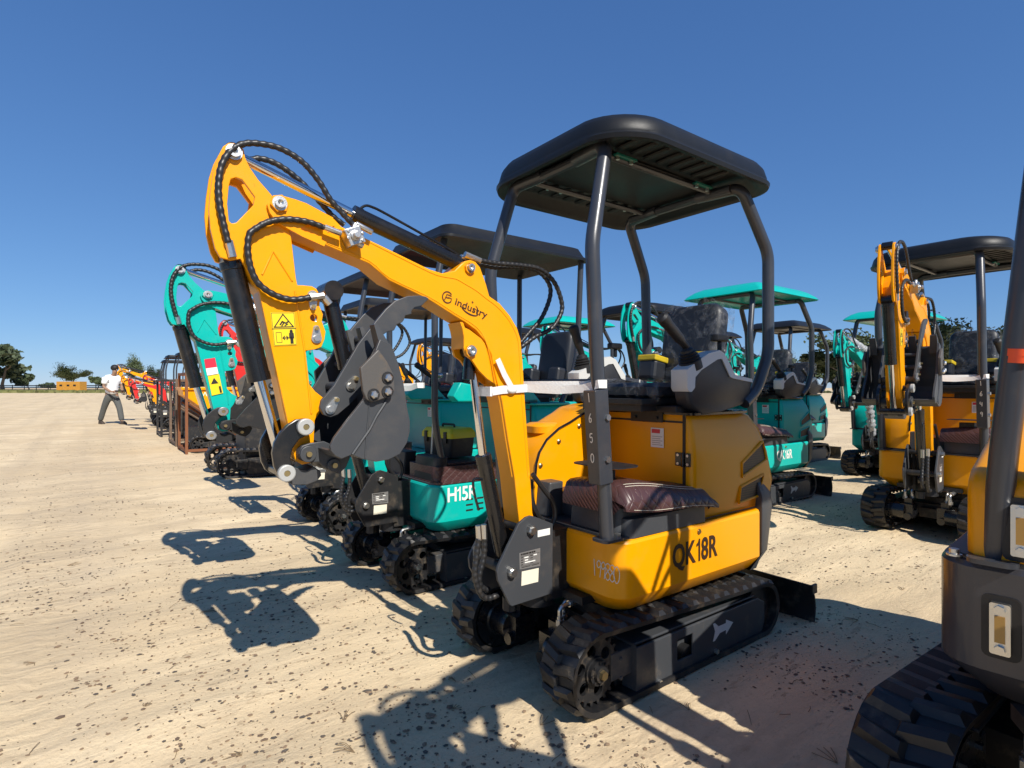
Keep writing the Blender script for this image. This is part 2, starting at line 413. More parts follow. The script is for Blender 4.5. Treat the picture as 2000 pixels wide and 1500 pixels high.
def f_sprocket(m):
    c = (.52, .165); hs = [circ((c[0]+.072*math.cos(a), c[1]+.072*math.sin(a)), .022, 12) for a in [2*math.pi*k/6+.3 for k in range(6)]]
    rim = []
    for k in range(22):
        a = 2*math.pi*k/22
        for da, r in ((-.07, .108), (-.035, .122), (.035, .122), (.07, .108)): rim.append((c[0]+r*math.cos(a+da), c[1]+r*math.sin(a+da)))
    m.prism(rim, .028, .042, hs)
    m.lathe((c[0], .03, c[1]), (0,1,0), [(0,.05),(.022,.05),(.022,.043),(.036,.043),(.036,.03),(.05,.028),(.05,0)])
    for k in range(8):
        a = 2*math.pi*k/8; m.cyl((c[0]+.037*math.cos(a), .04, c[1]+.037*math.sin(a)), (c[0]+.037*math.cos(a), .071, c[1]+.037*math.sin(a)), .005, n=6)
def f_hubcap(m): m.cyl((.52, .07, .165), (.52, .092, .165), .019, .016, n=6)
def f_idler(m):
    m.lathe((-.545, -.045, .142), (0,1,0), [(0,.03),(0,.10),(.03,.10),(.03,.085),(.06,.085),(.06,.10),(.09,.10),(.09,.03)])
    for u in (-.27, 0, .25): m.lathe((u, -.05, .075), (0,1,0), [(0,.02),(0,.04),(.035,.04),(.035,.03),(.065,.03),(.065,.04),(.1,.04),(.1,.02)], 16)
def f_frame(m):
    W = .05; o = .0
    m.prism([(.33,.02),(.33,.2),(-.50,.2),(-.56,.17),(-.56,.075),(-.53,.02)], .055, .066, [[(.085,.08),(-.015,.08),(-.015,.165),(.085,.165)]])
    m.prism([(.33,.2),(.33,.211),(-.5,.211),(-.5,.2)], -.05, .052)
    m.box((-.45,-.05,.08), (.38,.02,.19)); m.box((.30,-.045,.10), (.44,.045,.2))
    for u, w in ((.39,.17),(.39,.10)): m.cyl((u,.04,w), (u,.05,w), .009, n=6)
    m.add([(.33,.055,.02),(.33,.066,.02),(.33,.066,.211),(.33,.0,.211),(.335,.0,.03)], [(0,1,2,3,4)])
def f_bolts(m):
    for u, w in ((.20,.035),(-.17,.05)): m.cyl((u,.064,w), (u,.078,w), .011, n=6)
def f_arrow(m):
    z = .0675
    pts = [(-.30,.14),(-.245,.165),(-.245,.150),(-.19,.150),(-.165,.17),(-.15,.17),(-.165,.135),(-.15,.095),(-.165,.095),(-.2,.118),(-.245,.120),(-.245,.100)]
    m.add([(u, z, w) for u, w in pts], [tuple(range(len(pts)))])
def f_motor(m):   # on the inner side of the near track
    m.lathe((.52,-.05,.165), (0,-1,0), [(0,.10),(.012,.118),(.03,.118),(.03,.07),(.035,.062),(.13,.058),(.13,.05),(.135,.0)])
    for k in range(6):
        a = 2*math.pi*k/6; m.cyl((.52+.095*math.cos(a),-.078,.165+.095*math.sin(a)), (.52+.095*math.cos(a),-.092,.165+.095*math.sin(a)), .008, n=6)
    m.obox((.50,-.19,.17), (.10,.08,.10)); m.obox((.49,-.19,.235), (.05,.05,.05)); m.cyl((.54,-.20,.13), (.57,-.2,.13), .025, n=10)
def f_fitting(m):
    for dx, dy in ((0,0),(-.045,-.03)):
        x, y, z = .50+dx, -.165+dy, .25
        m.cyl((x,y,z), (x,y,z+.022), .017, n=6); m.cyl((x,y,z+.022), (x,y,z+.035), .012, n=12)
        m.tube(fillet([(x,y,z+.03), (x,y,z+.068), (x-.05,y+.0,z+.072)], .03), .009, 10)
        m.cyl((x-.045,y,z+.072), (x-.095,y,z+.075), .0135, n=10)
def f_fithose(m):
    for dx, dy in ((0,0),(-.045,-.03)): hose(m, [(.405+dx,-.165+dy,.325), (.33+dx,-.165+dy,.325), (.26+dx,-.2+dy,.29), (.18,-.26+dy,.26)], .011, False)
def f_under(m):
    m.lathe((0,0,.19), (0,0,1), [(0,.25),(.06,.25),(.06,.22),(.13,.22),(.13,0)], 32)
    m.box((-.28,-.30,.12), (.28,.30,.2)); m.box((-.62,-.14,.09), (-.2,.14,.17)); m.box((.2,-.1,.1),(.33,.1,.17))
def f_blade(m):
    prof = []
    for k in range(9):
        t = k/8; prof.append((-.845-.035*math.sin(math.pi*t), -.03+.235*t))
    back = [(u-.012, w) for u, w in reversed(prof)]
    m.prism(prof+back, -.45, .45)
    m.box((-.9,-.452,.16), (-.85,-.44,.205)); m.box((-.9,.44,.16), (-.85,.452,.205))
    for y in (-.17, .17):
        m.add([(-.86,y-.03,.03),(-.86,y+.03,.03),(-.86,y+.03,.11),(-.86,y-.03,.11),(-.25,y-.03,.12),(-.25,y+.03,.12),(-.25,y+.03,.19),(-.25,y-.03,.19)], [(0,1,2,3),(4,5,6,7),(0,1,5,4),(1,2,6,5),(2,3,7,6),(3,0,4,7)])
    m.cyl((-.86,0,.13), (-.4,0,.2), .03)

# ---- upper structure
def f_skirt(m, back=-.54):
    r = (.075,.03,.03,.075)
    def ring(z, i): return rrect(back, .415-i, -.37+i, .37-i, r, z)
    m.loft([ring(.318,.060), ring(.322,.055), ring(.384,.002), ring(.388,0), ring(.588,0), ring(.598,.005), ring(.602,.014), ring(.600,.04)])
def f_counter(m, back=-.542):
    def ring(z, b, i): return rrect(back-b, back, -.368+i, .368-i, (.004,.15,.15,.004), z, 8)
    m.loft([ring(.32,.10,.03), ring(.40,.16,0), ring(.60,.20,-.002), ring(.66,.19,0), ring(.72,.15,.02)])
def f_deck(m):
    m.loft([rrect(-.06,.405,-.355,.355,(.07,.01,.01,.07), z) for z in (.599,.609)])
def f_frontbox(m):   # grey toe boards either side of the boom
    m.loft([rrect(.30,.385,.07,.33,(.05,.01,.01,.01), .609), rrect(.29,.37,.07,.325,(.05,.01,.01,.01), .755)])
    m.loft([rrect(.30,.385,-.36,-.07,(.01,.01,.01,.05), .609), rrect(.29,.37,-.36,-.07,(.01,.01,.01,.05), .755)])
    m.box((-.04,-.16,.609), (.30,.33,.70))
def f_sidebox(m):
    m.loft([rrect(-.125,.36,.10,.362,(.04,.02,.01,.01), .603), rrect(-.125,.355,.10,.358,(.04,.02,.01,.01), .672), rrect(-.12,.35,.11,.35,(.04,.02,.01,.01), .676)])
def f_floor(m): m.loft([rrect(-.045,.30,-.15,.30,.03,.70), rrect(-.045,.30,-.15,.30,.03,.712)])
def seam(t): return .797-.062*t**1.4+.006*math.sin(6*t+.4)
def f_cushion(m):   # quilted mat folded over the left edge of the floor
    rings = []
    for k in range(29):
        t = k/28; u = .405-.575*t; e = min(1, t/.05, (1-t)/.10)**.5
        lip = .716-.058*t-.006*math.sin(math.pi*t*2); top = lip+(seam(t)-lip)*(.35+.65*e); puff = .006*math.sin(math.pi*min(1, t*1.1))+.005*math.sin(t*9)
        prof = [(.05,top-.015+puff),(.20,top+.004+puff),(.30,top+.006+puff*.7),(.343,top),(.366,top-.022),(.384,(top+lip)/2),(.390,lip+.012),(.388,lip),(.378,lip),(.372,lip+.02),(.33,top-.05),(.05,top-.05)]
        rings.append([(u, v, w) for v, w in prof])
    m.loft(rings)
def f_stitch(m):
    for y, z in ((.338,.0035),(.347,-.0035)):
        pts = []
        for k in range(2, 26):
            t = k/28; u = .405-.575*t; e = min(1, t/.05, (1-t)/.10)**.5; lip = .716-.058*t-.006*math.sin(math.pi*t*2); pts.append((u, y, lip+(seam(t)-lip)*(.35+.65*e)+z))
        m.tube(pts, .0009, 5)
    m.tube([(.405-.575*k/28, .3905, .716-.058*k/28-.006*math.sin(math.pi*k/14)+.008) for k in range(2, 27)], .0009, 5)
def f_hood(m):
    def ring(z, f, b, v, r): return rrect(b, f, -v, v, (.028, r, r, .028), z, 8)
    m.loft([ring(.606,-.05,-.70,.335,.06), ring(.72,-.05,-.735,.345,.08), ring(.86,-.05,-.70,.345,.10), ring(.97,-.05,-.655,.337,.12), ring(1.03,-.052,-.61,.322,.14), ring(1.05,-.056,-.585,.305,.15), ring(1.056,-.07,-.55,.28,.15)])
def f_hoodtop(m): m.loft([rrect(-.50,-.045,-.33,.345,(.02,.06,.06,.02), 1.046), rrect(-.50,-.043,-.33,.347,(.02,.06,.06,.02), 1.056), rrect(-.48,-.05,-.32,.335,(.02,.06,.06,.02), 1.062)])
def f_hoodgap(m):
    m.box((-.0505,.296,.63),(-.0475,.31,1.046)); m.box((-.0505,-.30,1.012),(-.0475,.30,1.02))
    m.box((-.54,.3435,.607),(-.06,.3465,.612))
def f_hinge(m):
    for z in (.86,): 
        m.box((-.0475,.262,z-.028),(-.042,.292,z+.028)); m.box((-.0475,.312,z-.028),(-.042,.338,z+.028)); m.cyl((-.041,.302,z-.03),(-.041,.302,z+.03),.008,n=8)
def f_hingebolt(m):
    for y in (.277,.325):
        for dz in (-.018,.018): m.cyl((-.043,y,.86+dz),(-.039,y,.86+dz),.006,n=8)
def f_grille(m):
    for poly in (PV(.348,"1450,899 1490,858 1497,893 1450,926"), PV(.348,"1447,946 1491,922 1483,963 1444,977")):
        m.prism(poly, .340, .3455)
def f_grilleframe(m):
    for poly in (PV(.348,"1450,899 1490,858 1497,893 1450,926"), PV(.348,"1447,946 1491,922 1483,963 1444,977")):
        m.tube([(u,.346,w) for u, w in poly+[poly[0], poly[1]]], .0065, 8)
def f_fairing(m):
    top = PV(-.15,"1043,930 1046,898 1052,876 1066,852 1090,830 1112,818 1130,806 1140,800 1152,790 1172,785 1195,782")
    prof = top+[(-.045, .62), (top[0][0]-.005, .62)]
    n = len(prof); cx = sum(p[0] for p in prof)/n; cz = sum(p[1] for p in prof)/n
    def ring(v, s): return [(cx+(u-cx)*s, v, max(.605, cz+(w-cz)*s)) for u, w in prof]
    m.loft([ring(-.15,.985), ring(-.158,1), ring(-.33,1), ring(-.355,.97), ring(-.366,.92)])
def f_fairtrim(m):
    top = PV(-.15,"1043,930 1046,898 1052,876 1066,852 1090,830 1112,818 1130,806 1140,800 1152,790 1172,785")
    m.tube([(u-.003,-.147,w-.004) for u, w in top], .006, 6)
def f_fairbolt(m):
    for u, w in PV(-.15,"1051,899 1087,852 1127,822"): m.lathe((u-.012,-.151,w-.012),(0,1,0),[(0,.011),(.006,.011),(.009,.007),(.009,0)],12)
def f_tankcap(m): m.loft([rrect(.16,.33,-.33,-.19,.05,.955), rrect(.155,.335,-.335,-.185,.05,.985), rrect(.18,.31,-.31,-.21,.04,1.0)])
def f_bracket(m):
    m.box((-.11,-.18,1.056),(.0,.30,1.085)); m.box((-.045,.02,1.01),(-.038,.20,1.07)); m.box((-.3,-.15,1.06),(.1,.2,1.10)); m.box((-.40,-.10,1.09),(.12,.22,1.115))
    for y in (.05,.17): m.cyl((-.04,y,1.03),(-.03,y,1.03),.008,n=6)
def f_cush(m):
    def ring(z, i): return rrect(-.42+i,.06-i,-.17+i,.22-i,.06,z)
    m.loft([ring(1.115,.02), ring(1.13,0), ring(1.165,0), ring(1.18,.02), ring(1.184,.05)])
SB = Matrix.Translation((-.46,.03,1.18)) @ Matrix.Rotation(R(-10), 4, 'Y')
def f_back(m):
    rr = []
    for x, i in ((-.05,.03),(-.035,.005),(.02,0),(.045,.012),(.052,.04)):
        rr.append([SB @ Vector((x, p[0], p[1])) for p in rrect(-.165+i,.165-i,0.0+i,.40-i,.06,0)])
    m.loft(rr)
def f_lumbar(m):
    for y in (-.13,.17): m.obox((-.37,y,1.25),(.10,.11,.11),(0,R(-10),0))
def f_lumbartape(m):
    for y in (-.13,.17): m.obox((-.381,y,1.308),(.108,.117,.030),(0,R(-10),0))
def f_film(m):
    rr = []
    for x, i in ((-.072,.03),(-.05,-.02),(.03,-.022),(.07,-.012),(.075,.03)):
        ring = rrect(-.165+i,.165-i,-.03+i,.40-i,.08,0,5)
        rr.append([SB @ Vector((x+.006*math.sin(k*2.1+x*60), p[0]*(1+.025*math.sin(k*3.3)), p[1]+.006*math.sin(k*1.7))) for k, p in enumerate(ring)])
    m.loft(rr)
def f_film_low(m):
    r2 = []
    for z, i in ((1.10,.0),(1.13,-.03),(1.18,-.028),(1.20,.03)):
        r2.append([(p[0]+.015*math.sin(k*2.7+z*40), p[1]+.015*math.sin(k*1.9), p[2]+.006*math.sin(k*3.1)) for k, p in enumerate(rrect(-.42+i,.06-i,-.17+i,.22-i,.06,z))])
    m.loft(r2)
CV = .318   # the consoles' middle, either side of the seat
def console_poly():
    return PV(.35,"1342,757 1347,783 1372,806 1410,800 1452,785 1465,768 1471,742 1460,737 1430,727 1412,690 1406,686 1385,693 1370,705 1352,718")
def f_console(m, s=1):
    P = console_poly(); n = len(P); cx = sum(p[0] for p in P)/n; cz = sum(p[1] for p in P)/n
    def ring(v, k): return [(cx+(u-cx)*k, s*v, cz+(w-cz)*k) for u, w in P]
    m.loft([ring(.280,.94), ring(.286,1), ring(.335,1), ring(.345,.985), ring(.351,.95)])
def f_contop(m, s=1):
    # pale cover wrapped over nose and top
    o = PV(.357,"1342,716 1342,752 1345,759 1351,760 1357,752 1358,731 1370,717 1402,696 1411,695 1427,731 1434,734 1471,742 1470,735 1437,727 1416,685 1406,678 1385,684 1365,697 1352,708")
    n = len(o); cx = sum(p[0] for p in o)/n; cz = sum(p[1] for p in o)/n
    def ring(v, k): return [(cx+(u-cx)*k+.0, s*v, cz+(w-cz)*k) for u, w in o]
    m.loft([ring(.276,.985), ring(.282,1.0), ring(.350,1.0), ring(.357,.988)])
def f_boot(m, s=1):
    b = P3(CV,"1345,714"); t = stick_tip(s); p = Vector((b[0][0]-.005, s*CV, b[0][2]+.034)); d = (t-p).normalized()*.5+Vector((0,0,.5))
    m.lathe(p-d*.01, d, [(-.03,.047),(.008,.047),(.012,.039),(.020,.045),(.024,.036),(.032,.041),(.036,.032),(.044,.036),(.048,.028),(.057,.027),(.066,.016)], 20)
def stick_tip(s):
    t = P3(CV,"1291,611" if s > 0 else "1326,604"); return Vector((t[0][0], s*CV, t[0][2]))
def f_stick(m, s=1):
    b = P3(CV,"1345,714"); p = Vector((b[0][0]-.003, s*CV, b[0][2]+.075)); t = stick_tip(s); L = (t-p).length
    m.lathe(p, t-p, [(0,.015),(L*.28,.0165),(L*.34,.021),(L*.55,.0225),(L*.75,.022),(L*.86,.026),(L*.96,.0255),(L,.016),(L+.002,0)], 16)
def f_armrest(m, s=1):
    c = PV(.31,"1404,655")[0]
    m.loft([[(c[0]+x, s*.31+y*k, c[1]+z) for x, y in ((.046,.0),(.038,.020),(-.03,.024),(-.045,.014),(-.045,-.014),(-.03,-.024),(.038,-.020))] for z, k in ((-.016,.8),(-.009,1),(.010,1),(.016,.8))])
    m.cyl((c[0]-.005, s*.31, c[1]-.058), (c[0]-.005, s*.31, c[1]-.014), .010, n=10)
def f_canopy(m):
    def ring(z, i, rs=1.0): return [(p[0]+.03*(p[1]/.43)**2*(-1 if p[0] > 0 else 0), p[1], p[2]+.012*math.cos(p[1]/.43*1.4)*1) for p in rrect(-.588+i,.495-i,-.452+i,.452-i,(.19*rs,.17*rs,.17*rs,.19*rs), z, 8)]
    m.loft([ring(2.105,.10), ring(2.10,.07), ring(2.065,.035), ring(2.052,.018), ring(2.056,.004), ring(2.072,0), ring(2.084,.010), ring(2.092,.009), ring(2.13,.018), ring(2.155,.035), ring(2.172,.075), ring(2.168,.11), ring(2.178,.16), ring(2.186,.30)])
def f_canribs(m):
    for y in (-.29,.29):
        for k in range(8):
            u = .27-.08*k; m.loft([rrect(u-.018,u+.018,y-.07,y+.07,.016,2.108,3), rrect(u-.013,u+.013,y-.06,y+.06,.012,2.100,3)])
    m.loft([rrect(-.46,.36,-.19,.19,.05,2.108), rrect(-.45,.35,-.18,.18,.05,2.092)])
def f_canplate(m):
    for y in (-.215,.215):
        for u in (-.30,.22): m.box((u-.06,y-.016,2.082),(u+.06,y+.016,2.09))
def f_canbolt(m):
    for y in (-.215,.215):
        for u in (-.34,-.26,.18,.26): m.cyl((u,y,2.07),(u,y,2.084),.009,n=6)
def f_canopy_thin(m):
    def ring(z, i): return rrect(-.62+i,.50-i,-.44+i,.44-i,.05,z)
    m.loft([ring(2.085,.02), ring(2.07,.004), ring(2.078,-.006), ring(2.105,.015), ring(2.150,.07), ring(2.180,.13), ring(2.186,.18)])
def f_canopy_sharp(m):
    def ring(z, i): return rrect(-.80+i,.37-i,-.42+i,.42-i,.07,z)
    m.loft([ring(2.07,.10), ring(2.03,.02), ring(2.03,.0), ring(2.045,0), ring(2.06,.02), ring(2.115,.045), ring(2.122,.06), ring(2.124,.2)])
def f_ffpost(s):
    def f(m):
        m.tube(fillet([(.43,.318*s,.61),(.445,.32*s,.80),(.484,.32*s,1.255),(.507,.32*s,1.68),(.40,.285*s,2.07),(.38,.10*s,2.075)], .045), .0265, 16)
        m.loft([rrect(.37,.475 if s > 0 else .475,.318*s-.04,.318*s+.04,.02,z) for z in (.603,.612)])
    return f
def f_postbox(m): m.obox((.478,.322,.985),(.066,.062,.34),(0,R(4.7),0))
def f_postbolt(m):
    for z in (.905,1.055): m.cyl((.465,.352,z),(.465,.362,z),.012,n=6)
    m.cyl((.392,.335,.61),(.392,.335,.625),.014,n=6)
def f_rpost(s):
    def f(m): m.tube(fillet([(-.44,.34*s,1.09),(-.535,.345*s,1.15),(-.612,.36*s,1.32),(-.602,.365*s,1.79),(-.425,.335*s,2.07),(-.40,.12*s,2.075)], .05, 7), .0265, 16)
    return f
def f_postB(s):
    def f(m): m.tube(fillet([(.29,.30*s,.62),(.37,.31*s,.95),(.37,.31*s,1.7),(.30,.30*s,2.04)], .1), .02, 12)
    return f
def f_rpostB(s):
    def f(m): m.tube(fillet([(-.62,.30*s,1.05),(-.74,.33*s,1.33),(-.76,.35*s,2.04)], .12), .02, 12)
    return f
def f_roofrails(m):
    for y in (-.2,.2): m.tube([(.38,y,2.078),(-.40,y,2.078)], .012, 8)
    m.tube([(.385,-.28,2.07),(.385,.28,2.07)], .02, 10); m.tube([(-.40,-.3,2.07),(-.40,.3,2.07)], .02, 10)
def f_guardrail(m): m.tube(fillet([(.44,.31,1.13),(.465,.29,1.175),(.465,-.29,1.175),(.44,-.31,1.13)], .05), .02, 12); m.tube([(.465,-.32,.62),(.44,-.32,1.14)], .001, 4)
def f_pedal(m):
    m.obox((.33,.20,.80),(.05,.09,.08)); m.cyl((.33,.16,.80),(.33,.24,.80),.02)
    m.loft([rrect(.24,.40,.08,.33,.05,.858), rrect(.24,.40,.08,.33,.05,.862)])
def f_seatbelt(m): m.obox((-.50,.27,1.25),(.03,.03,.07))

# ---- front linkage
def f_boom(m):
    o = PV(.05,"532,377 553,376 575,382 597,390 653,420 667,435 752,476 839,519 864,527 888,522 900,510 909,503 919,501 929,505 938,516 950,550 956,572 976,586 996,610 1010,634 1017,656 1021,700 1023,735 1026,785 1031,855 1036,925 1040,995 1046,1018 1040,1036 1024,1038 1015,1020 1005,925 993,855 981,778 970,736 963,704 960,686 948,660 930,638 908,622 888,610 838,578 760,540 721,507 637,471 590,450 563,440 540,427 526,408 521,392")
    h = PV(.05,"941,537 946,541 947,547 942,549 937,546 936,540")
    m.prism(o, -.05, .05)
def f_boomplate(m):   # doubler plates at the boom nose and the ear
    a = PV(.05,"532,377 553,376 575,382 597,390 649,418 653,433 640,440 600,432 585,440 637,466 632,474 590,455 563,440 540,427 526,408 521,392")
    m.prism(a, .05, .056); m.prism(a, -.056, -.05)
    b = PV(.045,"902,630 905,640 907,655 906,672 911,688 922,696 936,717 952,733 968,744 990,748 982,715 962,684 940,655 918,638")
    m.prism(b, .032, .044); m.prism(b, -.044, -.032); wb = PV(.044,"899,622 903,634 906,650 906,674"); m.loft([[(u,v,w) for u, w in wb]+[(u-.012,v,w) for u, w in reversed(wb)] for v in (-.043,.043)])
def f_arm(m):
    out = PV(.042,"447,270 436,277 426,296 417,324 411,364 408,401 411,438 420,476 430,494 451,500 470,497 482,519 494,545 506,561 532,680 562,816 566,840 562,862 573,876 577,892 590,900 608,896 613,880 613,855 615,813 624,799 634,771 616,757 604,742 597,677 615,675 628,670 634,655 636,640 629,620 631,606 624,590 626,570 618,556 609,551 590,549 581,549 578,534 569,457 565,438 555,425 531,373 504,342 487,317 479,299 476,283 461,271")
    win = PV(.042,"451,341 461,338 473,342 498,376 495,392 462,426 453,428 447,423 444,389 447,355")
    h2 = [(u, w) for u, w in circ(PV(.042,"613,613")[0], .011, 12)]
    m.prism(out, .030, .042, [win, h2]); m.prism(out, -.042, -.030, [win, h2])
    core = PV(.042,"470,440 500,400 531,380 555,430 569,457 578,534 597,677 604,742 615,813 613,880 590,898 577,890 566,840 532,680 506,561 494,545 482,519")
    m.prism(core, -.0305, .0305)
def f_weld(m):
    for p in ("512,528 525,500 533,483 540,492 555,516 571,541", "576,560 584,610 594,672 601,735 608,800"):
        m.tube([(u,.0425,w) for u, w in PV(.042,p)], .003, 6)
def pin(m, px, v, r, h, n=20, hexa=False):
    u, w = PVD(v, px); m.lathe((u, v-.004, w), (0,1,0), [(0,r*1.25),(h*.45,r*1.25),(h*.45,r),(h,r),(h,r*.5),(h*.8,0)], 6 if hexa else n)
def f_pins(m):
    for (u, w), v, r in ((PV(.042,"456,290")[0],.043,.017), (PV(.056,"545,390")[0],.057,.016), (PV(.05,"917,517")[0],.05,.014), (PV(.044,"919,679")[0],.044,.016)):
        m.lathe((u,v-.003,w), (0,1,0), [(0,r*1.3),(.012,r*1.3),(.012,r*.95),(.022,r*.95),(.022,r*.5),(.016,0)], 18)
        m.lathe((u,-v+.003,w), (0,-1,0), [(0,r*1.3),(.012,r*1.3),(.012,r*.95),(.02,r*.95),(.02,0)], 18)
def f_pinboss(m):
    for (u, w), v, r in ((PV(.056,"545,390")[0],.056,.026), (PV(.05,"917,517")[0],.05,.022), (PV(.044,"919,679")[0],.044,.024)):
        m.cyl((u,v-.002,w), (u,v+.009,w), r, n=6 if r == .026 else 10)
def f_rollers(m):
    for (u, w) in PV(.085,"595.5,825.5 558.5,915.5"): m.lathe((u,.084,w),(0,1,0),[(0,.024),(.014,.024),(.016,.021),(.016,.009),(.008,.009),(.008,0)],24)
def f_rollcore(m):
    for (u, w) in PV(.085,"595.5,825.5 558.5,915.5"): m.cyl((u,.09,w),(u,.0975,w),.0085,n=12)
    for (u, w) in PV(.09,"603,879 653,901"): m.cyl((u,.085,w),(u,.099,w),.008,n=10)
def f_link(m):
    o = PV(.085,"597,809 608,818 610,832 602,841 585,850 572,868 568,886 572,900 574,914 568,927 558,931 545,922 536,904 532,877 536,857 547,837 563,821 579,811")
    m.prism(o, .066, .084); m.prism(o, -.084, -.066)
    for (u, w) in PV(.085,"595.5,825.5 558.5,915.5"): m.cyl((u,-.08,w),(u,.08,w),.016)
def f_hlink(m):
    o = PV(.05,"556,905 575,905 600,911 612,903 626,912 628,921 620,931 600,939 572,939 556,930")
    m.prism(o, -.05, .05)
    (u, w), (u2, w2) = PV(.09,"653,901")[0], PV(.09,"603,879")[0]
    m.cyl((u,-.088,w),(u,.09,w),.02); m.cyl((u2,-.088,w2),(u2,.09,w2),.024)
def f_ears(m):
    o = PV(.08,"583,878 590,863 605,858 633,854 652,862 672,872 684,886 676,905 662,918 644,913 634,905 622,894 608,896 592,893")
    m.prism(o, .064, .08); m.prism(o, -.08, -.064)
def bucket_poly(): return PV(.195,"645,863 653,846 673,819 711,771 719,735 728,690 742,655 764,665 778,702 788,740 795,787 801,816 800.5,836 795,857 781,879 759,890 734,894 707,888 687,880 667,888 655,882 647,873")
def f_bucketside(m):
    for a, b in ((.182,.196),(-.196,-.182)): m.prism(bucket_poly(), a, b)
def f_bucketshell(m):
    o = PV(.195,"764,665 778,702 788,740 795,787 801,816 800.5,836 795,857 781,879 759,890 734,894 707,888 687,880 667,888 655,882 647,873")
    n = len(o); cx, cz = PV(.195,"718,820")[0]
    inn = [(cx+(u-cx)*.95, cz+(w-cz)*.95) for u, w in o]
    for i in range(n-1):
        a, b, c, d = o[i], o[i+1], inn[i+1], inn[i]
        m.add([(p[0], s*.185, p[1]) for s in (-1, 1) for p in (a, b, c, d)], [(0,1,5,4),(2,3,7,6),(0,3,2,1),(4,5,6,7),(1,2,6,5),(3,0,4,7)])
def f_teeth(m):
    base, tip = PV(.195,"762,688")[0], PV(.195,"737,624")[0]
    for v in (-.165,-.055,.055,.165):
        b, t = Vector((base[0], v, base[1])), Vector((tip[0], v, tip[1])); d = t-b; k = Vector((d.z, 0, -d.x)).normalized()
        m.add([b+k*.02+Vector((0,.024,0)), b+k*.02-Vector((0,.024,0)), b-k*.02-Vector((0,.024,0)), b-k*.02+Vector((0,.024,0)), t+k*.005+Vector((0,.017,0)), t+k*.005-Vector((0,.017,0)), t-k*.005-Vector((0,.017,0)), t-k*.005+Vector((0,.017,0))], [(0,1,2,3),(4,5,6,7),(0,1,5,4),(1,2,6,5),(2,3,7,6),(3,0,4,7)])
def f_cutter(m):
    o = PV(.215,"705,710 740,674 757,698 770,724 772,754 764,766 728,778 717,772 710,756")
    m.prism(o, .197, .213); m.prism(o, -.213, -.197)
def f_cutbolt(m):
    for (u, w) in PV(.215,"757.5,730 757,757 730,763"):
        m.lathe((u,.2135,w),(0,1,0),[(0,.013),(.010,.012),(.014,.008),(.014,0)],6)
def f_cutring(m):
    for (u, w) in PV(.215,"757.5,730 757,757 730,763"): m.lathe((u,.212,w),(0,1,0),[(0,.0185),(.004,.0185),(.004,0)],16)
def f_thumb(m):
    o = PV(.1,"838,576 832,572 820,570 796,571 772,580 754,596 734,620 700,664 672,712 652,746 628,774 625,788 632,802 646,807 660,802 684,782 708,756 706,746 710,706 726,680 740,652 752,644 758,640 770,638 776,626 786,622 789,618 792,609 804,606 804,600 810,593 824,590")
    m.prism(o, .086, .10); m.prism(o, -.10, -.086)
    for px in ("700,700","730,650"):
        u, w = PV(.1,px)[0]; m.cyl((u,-.09,w),(u,.09,w),.012)
    u, w = PV(.1,"645,790")[0]; m.cyl((u,-.1,w),(u,.1,w),.016)
    u, w = PV(.1,"684,746")[0]; m.cyl((u,-.1,w),(u,.1,w),.014)
def teardrop(a, b, ra, rb, n=10):
    a, b = Vector(a), Vector(b); d = (b-a).normalized(); ang = math.atan2(d.y, d.x); out = []
    for j in range(n+1): t = ang+math.pi/2+math.pi*j/n; out.append((a.x+ra*math.cos(t), a.y+ra*math.sin(t)))
    for j in range(n+1): t = ang-math.pi/2+math.pi*j/n; out.append((b.x+rb*math.cos(t), b.y+rb*math.sin(t)))
    return out
def f_keepers(m):
    for a, b, v in (("684.5,746","694,732",.1),("644.5,791","656,773",.1),("617.5,653","617,634",.042),("610,570","610.5,592",.042)):
        A, B = PVD(v, a), PVD(v, b); m.prism(teardrop(A, B, .0155, .0095), v, v+.006); m.cyl((A[0],v+.004,A[1]),(A[0],v+.013,A[1]),.0095,n=16)
def f_keepnut(m):
    for b, v in (("694,732",.1),("656,773",.1),("617,634",.042),("610.5,592",.042)):
        B = PVD(v, b); m.cyl((B[0],v+.005,B[1]),(B[0],v+.016,B[1]),.0062,n=6)
def cyl_barrel(m, a, b, r):
    a, b = Vector((a[0],0,a[1])), Vector((b[0],0,b[1])); d = (b-a); L = d.length
    m.lathe(a, d, [(0,r*.5),(0,r*1.06),(.02,r*1.08),(.022,r),(L*.93,r),(L*.93,r*1.06),(L,r*1.06),(L,.0)], 24)
CYL = {'crowd': ("893,507","688,410","917,517","452,291",.027,.0145), 'bucket': ("452,505","507,736","452,497","556,914",.031,.016), 'thumb': ("643,570","676,712","643,563","684,746",.024,.013), 'boom': ("985,1090","943,882","999,1112","919,679",.029,.0155)}
def f_cyl(k):
    a, b, e, t, r, rr = CYL[k]
    def f(m):
        A, B, E = PVD(0, a), PVD(0, b), PVD(0, e); cyl_barrel(m, A, B, r); m.cyl((E[0],-.028,E[1]),(E[0],.03,E[1]),max(.026, r*.95)); m.cyl((E[0],0,E[1]),(A[0],0,A[1]),r*.8)
        if k == 'thumb': m.cyl((E[0],-.045,E[1]),(E[0],.045,E[1]),.03)
        if k == 'boom':
            q = P3(.03,"935,990 927,960 924,935 930,928 942,930"); m.tube(smooth_path(q, 4), .005, 8)
        if k == 'crowd':
            p = P3(.012,"700,404 712,395 726,397 760,414 880,482 896,492"); m.tube(smooth_path(p, 4), .0045, 8)
    return f
def f_rod(k):
    a, b, e, t, r, rr = CYL[k]
    def f(m):
        B, T = PVD(0, b), PVD(0, t); m.cyl((B[0],0,B[1]),(T[0],0,T[1]),rr)
    return f
